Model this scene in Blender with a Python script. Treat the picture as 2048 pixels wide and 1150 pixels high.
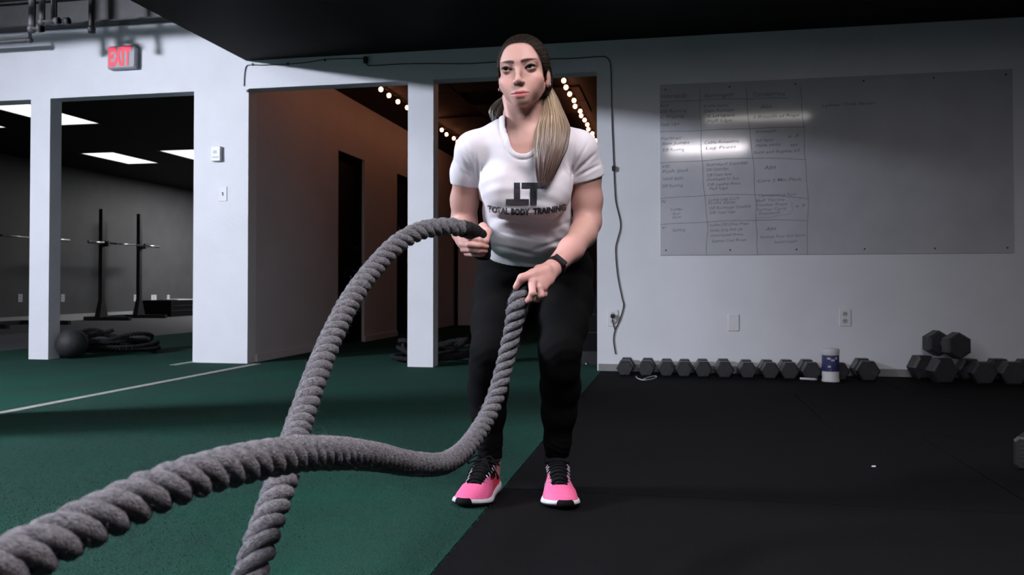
import bpy, bmesh, math, random
import numpy as np
from mathutils import Vector, Matrix
from mathutils.bvhtree import BVHTree

for _o in list(bpy.data.objects):
    bpy.data.objects.remove(_o, do_unlink=True)
scene = bpy.context.scene
COL = scene.collection
rng = random.Random(7)
nrg = np.random.default_rng(7)

# ------------------------------------------------------------------ camera
FPX, CAMH = 1657.0, 0.62
PSI, PIT = math.radians(11.1), math.radians(0.9)
V0 = 568.0 - FPX * math.tan(PIT)
cam_d = bpy.data.cameras.new('camera')
cam_d.sensor_width = 36.0
cam_d.lens = FPX * 36.0 / 2048.0
cam_d.shift_y = (V0 - 575.0) / 2048.0
cam_d.clip_start = 0.02
cam_d.dof.use_dof = True
cam_d.dof.focus_distance = 2.26
cam_d.dof.aperture_fstop = 8.0
cam = bpy.data.objects.new('camera', cam_d)
cam.location = (0, 0, CAMH)
cam.rotation_euler = (math.pi / 2 + PIT, 0, PSI)
COL.objects.link(cam)
scene.camera = cam

# ------------------------------------------------------------------ world, exposure
world = bpy.data.worlds.new('world')
scene.world = world
world.use_nodes = True
world.node_tree.nodes['Background'].inputs[0].default_value = (0.5, 0.55, 0.7, 1)
world.node_tree.nodes['Background'].inputs[1].default_value = 0.0
vs = scene.view_settings
vs.view_transform = 'Standard'
vs.look = 'None'
vs.exposure = 0.0
vs.gamma = 1.0
vs.use_curve_mapping = False
try:
    scene.cycles.max_bounces = 6; scene.cycles.diffuse_bounces = 3; scene.cycles.glossy_bounces = 3
except Exception: pass
# lamp powers (emission strengths of the fixtures built below)
STRIP_A, STRIP_B = 110.0, 980.0      # tube fixtures in the high ceiling on the left
PANEL_A, PANEL_B, PANEL_C = 42.0, 14.0, 40.0        # panels in the low black ceiling
TROFFER, TROFFER_ADDED = 1.15, 60.0                       # panels in the room on the left; the second is added, out of view
BULB = 17.0                        # festoon bulbs in the corridor

# ------------------------------------------------------------------ geometry of the photograph
CF = Vector((-math.sin(PSI), math.cos(PSI), 0))
CR = Vector((math.cos(PSI), math.sin(PSI), 0))
CC = Vector((0, 0, CAMH))
def ray(u, v):
    yu = (V0 - v) / FPX
    return CR * ((u - 1024) / FPX) + CF * (math.cos(PIT) - yu * math.sin(PIT)) + Vector((0, 0, math.sin(PIT) + yu * math.cos(PIT)))
def onX(u, v, X): r = ray(u, v); return CC + r * (X / r.x)
def onY(u, v, Y): r = ray(u, v); return CC + r * (Y / r.y)
def onZ(u, v, Z): r = ray(u, v); return CC + r * ((Z - CAMH) / r.z)
def at(u, v, d): return CC + ray(u, v) * d

# ------------------------------------------------------------------ mesh helpers
class MB:
    def __init__(s):
        s.v = []; s.f = []
    def add(s, vs_, fs):
        b = len(s.v)
        s.v += [tuple(x) for x in vs_]
        s.f += [tuple(b + i for i in f) for f in fs]
        return s
    def box(s, x0, x1, y0, y1, z0, z1):
        return s.add([(x0, y0, z0), (x1, y0, z0), (x1, y1, z0), (x0, y1, z0), (x0, y0, z1), (x1, y0, z1), (x1, y1, z1), (x0, y1, z1)],
                     [(3, 2, 1, 0), (4, 5, 6, 7), (0, 1, 5, 4), (1, 2, 6, 5), (2, 3, 7, 6), (3, 0, 4, 7)])
    def cbox(s, c, d, bev=0.0):
        x, y, z = c; a, b, e = d[0] / 2, d[1] / 2, d[2] / 2
        if bev <= 0: return s.box(x - a, x + a, y - b, y + b, z - e, z + e)
        # chamfered in the x-z outline (faces the viewer), with a front chamfer
        def loop(yy, k):
            A, E = a - k, e - k; q = bev
            return [(x - A + q, yy, z - E), (x + A - q, yy, z - E), (x + A, yy, z - E + q), (x + A, yy, z + E - q), (x + A - q, yy, z + E), (x - A + q, yy, z + E), (x - A, yy, z + E - q), (x - A, yy, z - E + q)]
        return s.loft([loop(y + b, 0), loop(y - b + bev * .6, 0), loop(y - b, bev * .6)], True, True)
    def loft(s, rings, cap0=True, cap1=True, closed=True):
        n = len(rings[0]); vs_ = [p for r in rings for p in r]; fs = []
        for i in range(len(rings) - 1):
            for j in range(n if closed else n - 1):
                k = (j + 1) % n
                fs.append((i * n + j, i * n + k, (i + 1) * n + k, (i + 1) * n + j))
        if cap0: fs.append(tuple(reversed(range(n))))
        if cap1: fs.append(tuple((len(rings) - 1) * n + j for j in range(n)))
        return s.add(vs_, fs)
    def tube(s, pts, r, n=8, cap=True, ref=None):
        pts = [Vector(p) for p in pts]; rs = r if isinstance(r, (list, tuple)) else [r] * len(pts)
        rings = []; prev = None
        for i, p in enumerate(pts):
            t = (pts[min(i + 1, len(pts) - 1)] - pts[max(i - 1, 0)]).normalized()
            if prev is None:
                a = Vector(ref) if ref else (Vector((0, 0, 1)) if abs(t.z) < .9 else Vector((1, 0, 0)))
            else: a = prev
            a = (a - t * a.dot(t)).normalized(); prev = a; b = t.cross(a)
            rings.append([p + (a * math.cos(2 * math.pi * k / n) + b * math.sin(2 * math.pi * k / n)) * rs[i] for k in range(n)])
        return s.loft(rings, cap, cap)
    def lathe(s, prof, c=(0, 0, 0), n=24, axis='z'):
        rings = []
        for r, z in prof:
            ring = []
            for k in range(n):
                a = 2 * math.pi * k / n
                q = (r * math.cos(a), r * math.sin(a), z)
                if axis == 'y': q = (q[0], q[2], q[1])
                if axis == 'x': q = (q[2], q[0], q[1])
                ring.append((c[0] + q[0], c[1] + q[1], c[2] + q[2]))
            rings.append(ring)
        return s.loft(rings, True, True)
    def sphere(s, c, r, n=12, m=8, sc=(1, 1, 1)):
        rings = []
        for i in range(1, m):
            t = math.pi * i / m
            rings.append([(c[0] + r * sc[0] * math.sin(t) * math.cos(2 * math.pi * k / n), c[1] + r * sc[1] * math.sin(t) * math.sin(2 * math.pi * k / n), c[2] - r * sc[2] * math.cos(t)) for k in range(n)])
        return s.loft(rings, True, True)
    def build(s, name, mat, parent=None, smooth=False, loc=None):
        me = bpy.data.meshes.new(name)
        me.from_pydata(s.v, [], s.f)
        bm = bmesh.new(); bm.from_mesh(me)
        bmesh.ops.recalc_face_normals(bm, faces=bm.faces)
        bm.to_mesh(me); bm.free()
        return link_mesh(name, me, mat, parent, smooth, loc)

def link_mesh(name, me, mat, parent=None, smooth=False, loc=None):
    if isinstance(mat, str): mat = M[mat]
    if mat is not None: me.materials.append(mat)
    if smooth:
        me.polygons.foreach_set('use_smooth', [True] * len(me.polygons))
        if smooth == 'auto':
            try: me.set_sharp_from_angle(angle=math.radians(38))
            except Exception: pass
    o = bpy.data.objects.new(name, me)
    COL.objects.link(o)
    if parent is not None: o.parent = parent
    if loc is not None: o.location = loc
    return o

def np_mesh(name, V, F, mat, parent=None, smooth=True):
    V = np.asarray(V, np.float32); F = np.asarray(F, np.int32)
    me = bpy.data.meshes.new(name)
    k = F.shape[1]
    me.vertices.add(len(V)); me.vertices.foreach_set('co', V.ravel())
    me.loops.add(F.size); me.loops.foreach_set('vertex_index', F.ravel())
    me.polygons.add(len(F)); me.polygons.foreach_set('loop_start', np.arange(0, F.size, k, dtype=np.int32))
    if smooth: me.polygons.foreach_set('use_smooth', np.ones(len(F), bool))
    me.update(calc_edges=True)
    return link_mesh(name, me, mat, parent)

def tag(o, label=None, cat=None, group=None, kind=None):
    if label: o['label'] = label
    if cat: o['category'] = cat
    if group: o['group'] = group
    if kind: o['kind'] = kind
    return o
def thing(name, label, cat, loc=(0, 0, 0), rz=0.0, group=None):
    o = bpy.data.objects.new(name, None); COL.objects.link(o)
    o.empty_display_size = .1
    o.location = loc; o.rotation_euler = (0, 0, rz)
    return tag(o, label, cat, group)
def copy_tree(o, parent=None):
    c = o.copy(); COL.objects.link(c); c.parent = parent
    for ch in list(o.children): copy_tree(ch, c)
    return c
def spline(pts, n):
    """Catmull-Rom through pts -> n samples (numpy)"""
    P = np.array([list(p) for p in pts], float)
    P = np.vstack([2 * P[0] - P[1], P, 2 * P[-1] - P[-2]])
    out = []; m = len(P) - 3
    for i in range(n):
        t = i / (n - 1) * m; k = min(int(t), m - 1); t -= k
        a, b, c, d = P[k:k + 4]
        out.append(.5 * ((2 * b) + (-a + c) * t + (2 * a - 5 * b + 4 * c - d) * t * t + (-a + 3 * b - 3 * c + d) * t ** 3))
    return np.array(out)
def text_mesh(txt, size=1.0, bold=0.0, sx=1.0, shear=0.0, align='LEFT'):
    cu = bpy.data.curves.new('t', 'FONT'); cu.body = txt; cu.size = size; cu.offset = bold; cu.shear = shear; cu.align_x = align
    cu.resolution_u = 3
    ob = bpy.data.objects.new('t', cu); COL.objects.link(ob)
    dg = bpy.context.evaluated_depsgraph_get(); dg.update()
    me = bpy.data.meshes.new_from_object(ob.evaluated_get(dg))
    V = [(v.co.x * sx, v.co.y) for v in me.vertices]; Fc = [tuple(p.vertices) for p in me.polygons]
    bpy.data.objects.remove(ob, do_unlink=True); bpy.data.curves.remove(cu); bpy.data.meshes.remove(me)
    return V, Fc

# ------------------------------------------------------------------ materials
M = {}
def mat(name, col, rough=.6, col2=None, scale=20.0, bump=0.0, bscale=None, metal=0.0, spec=.5, emit=None, est=0.0, detail=6.0, stretch=None, thr=(.35, .65), coat=0.0, sheen=0.0, sss=0.0):
    m = bpy.data.materials.new(name); m.use_nodes = True
    nt = m.node_tree; b = nt.nodes['Principled BSDF']
    b.inputs['Base Color'].default_value = (*col, 1); b.inputs['Roughness'].default_value = rough
    b.inputs['Metallic'].default_value = metal; b.inputs['Specular IOR Level'].default_value = spec
    b.inputs['Coat Weight'].default_value = coat
    if sheen: b.inputs['Sheen Weight'].default_value = sheen; b.inputs['Sheen Roughness'].default_value = .4
    if sss:
        b.inputs['Subsurface Weight'].default_value = sss; b.inputs['Subsurface Radius'].default_value = (1, .35, .2); b.inputs['Subsurface Scale'].default_value = .008
    tc = nt.nodes.new('ShaderNodeTexCoord'); mp = nt.nodes.new('ShaderNodeMapping')
    nt.links.new(tc.outputs['Object'], mp.inputs['Vector'])
    if stretch: mp.inputs['Scale'].default_value = stretch
    if col2 is not None:
        n = nt.nodes.new('ShaderNodeTexNoise'); n.inputs['Scale'].default_value = scale; n.inputs['Detail'].default_value = detail
        r = nt.nodes.new('ShaderNodeValToRGB')
        r.color_ramp.elements[0].position, r.color_ramp.elements[1].position = thr
        r.color_ramp.elements[0].color = (*col, 1); r.color_ramp.elements[1].color = (*col2, 1)
        nt.links.new(mp.outputs[0], n.inputs['Vector']); nt.links.new(n.outputs['Fac'], r.inputs[0]); nt.links.new(r.outputs[0], b.inputs['Base Color'])
    if bump:
        n2 = nt.nodes.new('ShaderNodeTexNoise'); n2.inputs['Scale'].default_value = bscale or scale; n2.inputs['Detail'].default_value = 5
        bp = nt.nodes.new('ShaderNodeBump'); bp.inputs['Strength'].default_value = bump; bp.inputs['Distance'].default_value = .01
        nt.links.new(mp.outputs[0], n2.inputs['Vector']); nt.links.new(n2.outputs['Fac'], bp.inputs['Height']); nt.links.new(bp.outputs[0], b.inputs['Normal'])
    if emit is not None:
        b.inputs['Emission Color'].default_value = (*emit, 1); b.inputs['Emission Strength'].default_value = est
    M[name] = m
    return m
mat('wall_paint', (.74, .75, .80), .55, (.70, .71, .76), 3.0, .12, 60)
mat('room_paint', (.075, .075, .08), .6, (.09, .09, .095), 3.0, .1, 60)
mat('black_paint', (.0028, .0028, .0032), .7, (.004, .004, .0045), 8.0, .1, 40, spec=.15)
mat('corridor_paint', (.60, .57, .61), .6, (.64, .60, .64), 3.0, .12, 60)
mat('ceiling_tile', (.016, .010, .008), .85, (.024, .015, .012), 20, .2, 90)
mat('concrete', (.05, .05, .05), .8, (.08, .08, .08), 6, .2, 30)
mat('turf', (.007, .040, .030), .95, (.031, .080, .064), 190, .9, 260, spec=.08, detail=9, thr=(.3, .72))
mat('turf_far', (.012, .095, .068), .9, (.024, .13, .10), 60, .5, 160, spec=.15)
mat('blade', (.011, .048, .037), .95, (.040, .092, .075), 40, spec=.08)
mat('rubber', (.0016, .0017, .0021), .8, (.0046, .0047, .0057), 260, .45, 330, spec=.09, detail=4)
mat('rubber_grey', (.055, .055, .06), .7, (.075, .075, .08), 160, .3, 200, spec=.3)
mat('line_paint', (.33, .33, .31), .85, (.22, .23, .22), 25, .3, 120)
mat('baseboard', (.28, .28, .29), .6, (.22, .22, .22), 9, .1, 40)
mat('trim_light', (.45, .45, .46), .6)
mat('plastic_white', (.72, .72, .75), .4)
mat('plastic_grey', (.45, .45, .48), .45)
mat('plastic_dark', (.012, .012, .013), .45)
mat('slot', (.03, .03, .035), .6)
mat('cable', (.012, .012, .016), .5)
mat('cable_white', (.6, .6, .6), .5)
mat('iron', (.028, .029, .033), .42, (.04, .041, .046), 30, .15, 80, spec=.6)
mat('steel', (.5, .5, .52), .35, metal=1.0)
mat('steel_dark', (.012, .012, .014), .5, (.02, .02, .022), 12, .1, 60)
mat('pipe_grey', (.08, .08, .085), .5, (.12, .12, .125), 10, .1, 40)
mat('emit_strip', (.8, .8, .8), .5, emit=(.84, .88, 1.0), est=STRIP_A)
mat('emit_strip_far', (.8, .8, .8), .5, emit=(.84, .88, 1.0), est=STRIP_B)
mat('emit_panel', (.8, .8, .8), .5, emit=(1.0, .93, .95), est=PANEL_A)
mat('emit_panel_cool', (.8, .8, .8), .5, emit=(.88, .92, 1.0), est=PANEL_C)
mat('emit_panel_dim', (.8, .8, .8), .5, emit=(1.0, .95, .9), est=PANEL_B)
mat('emit_troffer', (.8, .8, .8), .5, emit=(1.0, 1.0, 1.0), est=TROFFER)
mat('emit_troffer_added', (.8, .8, .8), .5, emit=(1.0, 1.0, 1.0), est=TROFFER_ADDED)
mat('emit_bulb', (.8, .6, .4), .5, emit=(1.0, .36, .18), est=BULB)
mat('exit_red', (.10, .003, .008), .5, emit=(1.0, .022, .075), est=.95)
mat('sign_grey', (.34, .35, .38), .5)
mat('paper', (.62, .60, .66), .7)
mat('blue_label', (.035, .042, .16), .45, (.16, .17, .28), 55, thr=(.55, .7))
mat('whiteboard', (.52, .52, .56), .085, (.47, .47, .51), 4.0, spec=.6)
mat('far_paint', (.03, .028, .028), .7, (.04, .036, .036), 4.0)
mat('marker', (.13, .13, .155), .6, (.22, .22, .25), 80)
mat('marker_violet', (.20, .15, .24), .6, (.27, .22, .31), 80)
mat('ball', (.016, .016, .018), .65, (.024, .024, .027), 40, .2, 120)

def mottle(m, col, scale, lo, hi):
    """broad uneven patches of a second colour (wear of the pile)"""
    nt = M[m].node_tree; b = nt.nodes['Principled BSDF']; src = b.inputs['Base Color'].links[0].from_socket
    tc = nt.nodes.new('ShaderNodeTexCoord'); n = nt.nodes.new('ShaderNodeTexNoise'); n.inputs['Scale'].default_value = scale; n.inputs['Detail'].default_value = 4
    r = nt.nodes.new('ShaderNodeMapRange'); r.inputs[1].default_value = lo; r.inputs[2].default_value = hi
    mx = nt.nodes.new('ShaderNodeMixRGB'); mx.inputs[2].default_value = (*col, 1)
    nt.links.new(tc.outputs['Object'], n.inputs['Vector']); nt.links.new(n.outputs['Fac'], r.inputs[0]); nt.links.new(r.outputs[0], mx.inputs[0])
    nt.links.new(src, mx.inputs[1]); nt.links.new(mx.outputs[0], b.inputs['Base Color'])
mottle('turf', (.010, .092, .058), 1.6, .48, .95)
mottle('blade', (.012, .105, .066), 1.6, .48, .95)
mottle('rubber', (.0046, .0046, .0053), 1.3, .5, 1.0)
# ================================================================== the setting
YW, WT = 5.95, 0.13               # partition wall: front plane, thickness
XC = -3.27                        # corner post / corridor wall / soffit edge
XL, XR, YB, YF = -10.05, 3.6, -4.5, 16.5
ZS, ZH = 2.37, 3.45               # low black ceiling, high ceiling
ZHEAD = 2.15
ZLR, ZCR = 2.60, 2.52             # ceilings of the left room and the corridor
YCB, XCR = 12.15, 0.4             # corridor back wall, right wall
def structure(name, mb, m, parent=None, smooth=False):
    o = mb.build(name, m, parent, smooth)
    if parent is None: o['kind'] = 'structure'
    return o
fl = structure('floor', MB().box(XL - .2, XR + .2, YB - .2, YF + .2, -.16, -.02), 'concrete')
# turf: one carpet, then grey rubber in the left room
structure('turf', MB().box(-6.12, -.515, YB, 12.2, -.02, 0), 'turf', fl)
structure('rubber_floor', MB().box(XL, -6.122, YB, YF, -.02, 0), 'rubber_grey', fl)
structure('rubber_floor', MB().box(-6.12, XC - WT, 12.202, YF, -.02, 0), 'rubber_grey', fl)
# black rubber mats in staggered rows
rows = [-4.5, -2.41, -1.19, .03, 1.25, 2.47, 3.69, 4.91, YW]
cuts = [[.9], [1.7], [.5], [1.4], [1.75], [.98, 2.8], [.66, 2.49], [1.3, 3.1]]
for i in range(8):
    xs = [-.512] + cuts[i] + [XR]
    for j in range(len(xs) - 1):
        g = .002
        structure('rubber_mat', MB().box(xs[j] + g, xs[j + 1] - g, rows[i] + g, rows[i + 1] - g, -.02, 0), 'rubber', fl)
structure('rubber_mat', MB().box(-.512, XCR, YW, YCB, -.02, -.001), 'rubber', fl)
# white lines on the turf
a = MB().box(-3.205, -3.145, -1.0, YW - .02, -.001, .003)
structure('line_marking', a, 'line_paint', fl)
#p0, p1 = onZ(326, 737, .003), onZ(386, 728, .003)
structure('line_marking', MB().box(XC - .52, XC - .46, 5.72, 6.6, -.001, .003), 'line_paint', fl)

# partition wall with openings; above ZPT the wall is painted black
ZPT = onY(150, 57, YW).z
structure('wall_upper', MB().box(XL, XC, YW, YW + WT, ZPT, ZH), 'black_paint')
w = MB()
uX = lambda u, v=400: onY(u, v, YW).x
x_c0, x_c1 = uX(60), uX(99); x_p0 = uX(387); x_q0, x_q1 = uX(815.5), uX(866.5); x_r0 = uX(1194)
w.box(XL, -7.6, YW, YW + WT, 0, ZPT)                     # far left part
w.box(-7.6, XC, YW, YW + WT, ZHEAD, ZPT)                 # header left (tall)
w.box(XC, x_r0, YW, YW + WT, ZHEAD, ZS + .3)             # header over the corridor
w.box(x_c0, x_c1, YW, YW + WT, 0, ZHEAD)
w.box(x_p0, XC, YW, YW + WT, 0, ZHEAD)
w.box(x_q0, x_q1, YW, YW + WT, 0, ZHEAD)
w.box(x_r0, XR + .1, YW, YW + WT, 0, ZS + .3)
structure('wall_back', w, 'wall_paint')
structure('wall_left', MB().box(XL - .15, XL, YB, YF, 0, ZH), 'room_paint')
structure('wall_right', MB().box(XR, XR + .15, YB, YW, 0, ZS + .1), 'room_paint')
structure('wall_front', MB().box(XL, XR, YB - .15, YB, 0, ZH), 'room_paint')
structure('wall_shade_pier', MB().box(XC - .02, XC + .06, 2.68, 3.35, 0, ZS), 'wall_paint')   # unseen pier added left of the viewer to shade the right wall
structure('wall_far', MB().box(XL, XC - WT, YF, YF + .15, 0, ZLR + .1), 'room_paint')
# corridor: left wall with two door openings, back wall, right wall
YD = [(7.72, 8.43), (9.49, 10.35)]; ZD = 1.95
w = MB(); ys = [YW + WT, YD[0][0], YD[0][1], YD[1][0], YD[1][1], YCB]
for k in (0, 2, 4): w.box(XC - WT, XC, ys[k], ys[k + 1], 0, ZCR + .1)
for k in (1, 3): w.box(XC - WT, XC, ys[k], ys[k + 1], ZD, ZCR + .1)
structure('wall_corridor_left', w, 'corridor_paint')
for k, (y0, y1) in enumerate(YD):
    d = structure('door_%d' % (k + 1), MB().box(XC - WT + .01, XC - WT + .05, y0 + .005, y1 - .005, .005, ZD - .005), 'black_paint')
    structure('frame', MB().box(XC - WT + .05, XC - .03, y0, y0 + .03, 0, ZD).box(XC - WT + .05, XC - .03, y1 - .03, y1, 0, ZD).box(XC - WT + .05, XC - .03, y0 + .03, y1 - .03, ZD - .03, ZD), 'black_paint', d)
    structure('door_handle', MB().tube([(XC - WT + .05, y1 - .1, 1.0), (XC - WT + .09, y1 - .1, 1.0), (XC - WT + .09, y1 - .2, 1.0)], .009), 'steel_dark', d)
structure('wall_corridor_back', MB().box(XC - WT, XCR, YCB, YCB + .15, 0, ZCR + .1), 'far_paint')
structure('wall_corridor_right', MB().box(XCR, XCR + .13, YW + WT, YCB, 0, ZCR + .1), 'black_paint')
# ceilings
structure('ceiling', MB().box(XC - .02, XR + .1, YB, YW - .001, ZS, ZS + .16).box(XC - .02, XC + .03, YB, YW - .001, ZS + .16, ZH), 'black_paint')
structure('ceiling_high', MB().box(XL, XC, YB, YW, ZH, ZH + .15), 'black_paint')
structure('ceiling_left_room', MB().box(XL, XC - WT, YW + WT, YF, ZLR, ZLR + .15), 'black_paint')
c = structure('ceiling_corridor', MB().box(XC, XCR, YW + WT, YCB, ZCR + .012, ZCR + .15), 'black_paint')
# ceiling tiles between the festoon strings in the corridor
for i in range(9):
    for j in range(3):
        x0 = -2.72 + j * .61; y0 = YW + WT + .02 + i * .61
        if (i + j) % 3 == 1 or i > 5: continue
        structure('ceiling_tile', MB().box(x0 + .008, x0 + .602, y0 + .008, y0 + .602, ZCR, ZCR + .012), 'ceiling_tile', c)
# baseboards and trims
structure('baseboard_right', MB().box(x_r0 + .01, XR, YW - .014, YW, 0, .05), 'baseboard')
structure('baseboard_left', MB().box(XL, XL + .02, YW + WT, YF, 0, .11), 'trim_light')
structure('baseboard_corridor', MB().box(XC, XC + .014, YW + WT, YD[0][0], 0, .06).box(XC, XC + .014, YD[0][1], YD[1][0], 0, .06), 'corridor_paint')
# recess in the corridor back wall: pale panel with papers
pL = onY(917, 650, YCB); pR = onY(1000, 650, YCB)
structure('trim_1', MB().box(pL.x, pR.x + .3, YCB - .03, YCB, .0, 1.35), 'corridor_paint')
structure('door_3', MB().box(XC + .01, pL.x - .01, YCB - .045, YCB, .005, 2.0), 'black_paint')

# ================================================================== lamps
def strip(name, x, y, z, L, m, label):
    t = thing(name, label, 'ceiling light', (x, y, z))
    MB().box(-.07, .07, -L / 2, L / 2, .02, .075).build('housing', 'plastic_grey', t)
    MB().box(-.05, .05, -L / 2 + .03, L / 2 - .03, -.13, .018).build('diffuser', m, t)
    for s in (-1, 1):
        MB().box(-.06, .06, s * (L / 2 - .015) - .015, s * (L / 2 - .015) + .015, -.135, .02).build('end_cap', 'plastic_white', t)
        MB().tube([(0, s * L * .35, .075), (0, s * L * .35, ZH - z)], .006, 6).build('hanger', 'steel_dark', t)
strip('strip_light', -4.76, 1.60, 3.10, 1.2, 'emit_strip', 'hanging white strip light in the high ceiling nearest the black soffit')
strip('strip_light', -6.80, 1.20, 3.10, 1.2, 'emit_strip_far', 'hanging white strip light in the high ceiling near the left wall')
def panel(name, cx, cy, z, sx, sy, m, label, cat='ceiling light', group=None):
    t = thing(name, label, cat, (cx, cy, z), 0, group)
    f = .025
    MB().box(-sx / 2, sx / 2, -sy / 2, -sy / 2 + f, -.012, -.001).box(-sx / 2, sx / 2, sy / 2 - f, sy / 2, -.012, -.001).box(-sx / 2, -sx / 2 + f, -sy / 2 + f, sy / 2 - f, -.012, -.001).box(sx / 2 - f, sx / 2, -sy / 2 + f, sy / 2 - f, -.012, -.001).build('frame', 'plastic_grey' if m != 'emit_troffer' else 'steel_dark', t)
    MB().box(-sx / 2 + f, sx / 2 - f, -sy / 2 + f, sy / 2 - f, -.006, -.001).build('diffuser', m, t)
    return t
panel('panel_light', .42, 1.0, ZS, 1.0, .62, 'emit_panel', 'bright panel light in the low black ceiling before the person')
panel('panel_light', .85, 2.9, ZS, 1.1, .22, 'emit_panel_dim', 'narrow dim panel light in the low black ceiling')
panel('panel_light', -1.45, -.45, ZS, 1.18, .6, 'emit_panel_cool', 'cool panel light in the low black ceiling behind the viewer on the left')
TR = [(-8.52, 11.55, 'white troffer light seen alone in the middle of the left room ceiling'),
      (-7.20, 11.55, 'white troffer light half hidden by the wide white corner post'),
      (-7.20, 8.42, 'large white troffer light crossed by the slim white column'),
      (-8.52, 8.42, 'white troffer light cut off by the left edge of the picture')]
panel('troffer_light', -8.2, 15.2, ZLR, .60, 1.18, 'emit_troffer_added', 'bright troffer light at the far end of the left room', group='troffer lights in the left room')  # added behind the corner post, brightens the far part of the left wall
for x, y, lab in TR:
    panel('troffer_light', x, y, ZLR, .60, 1.18, 'emit_troffer', lab, group='troffer lights in the left room')
# festoon strings
def festoon(name, x, n, label, y0=6.35, dy=.262):
    t = thing(name, label, 'string lights', (x, y0, ZCR))
    pts = []
    for i in range(n * 4 + 1):
        s = i / 4; pts.append((.004 * math.sin(i * 2.1), s * dy - dy * .5, -.012 - .012 * abs(math.sin(math.pi * (s - .5)))))
    MB().tube(pts, .004, 5).build('cord', 'cable', t)
    b0 = None
    for i in range(n):
        z = -.03 + .006 * math.sin(i * 5.3)
        if b0 is None:
            s = MB().lathe([(.009, .012), (.011, .0), (.010, -.022)], (0, 0, 0), 10).build('socket', 'plastic_dark', t)
            bl = MB().sphere((0, 0, -.040), .021, 12, 8, (1, 1, 1.1)).build('bulb', 'emit_bulb', s, True)
            b0 = s
        else:
            s = b0.copy(); COL.objects.link(s); s.parent = t
            c2 = b0.children[0].copy(); COL.objects.link(c2); c2.parent = s
        s.location = (.012 * math.sin(i * 3.7), i * dy, z)
festoon('string_lights', -2.72, 20, 'string of warm festoon bulbs along the corridor ceiling left of the person')
festoon('string_lights', -.985, 20, 'string of warm festoon bulbs above the ponytail side of the person')
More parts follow.
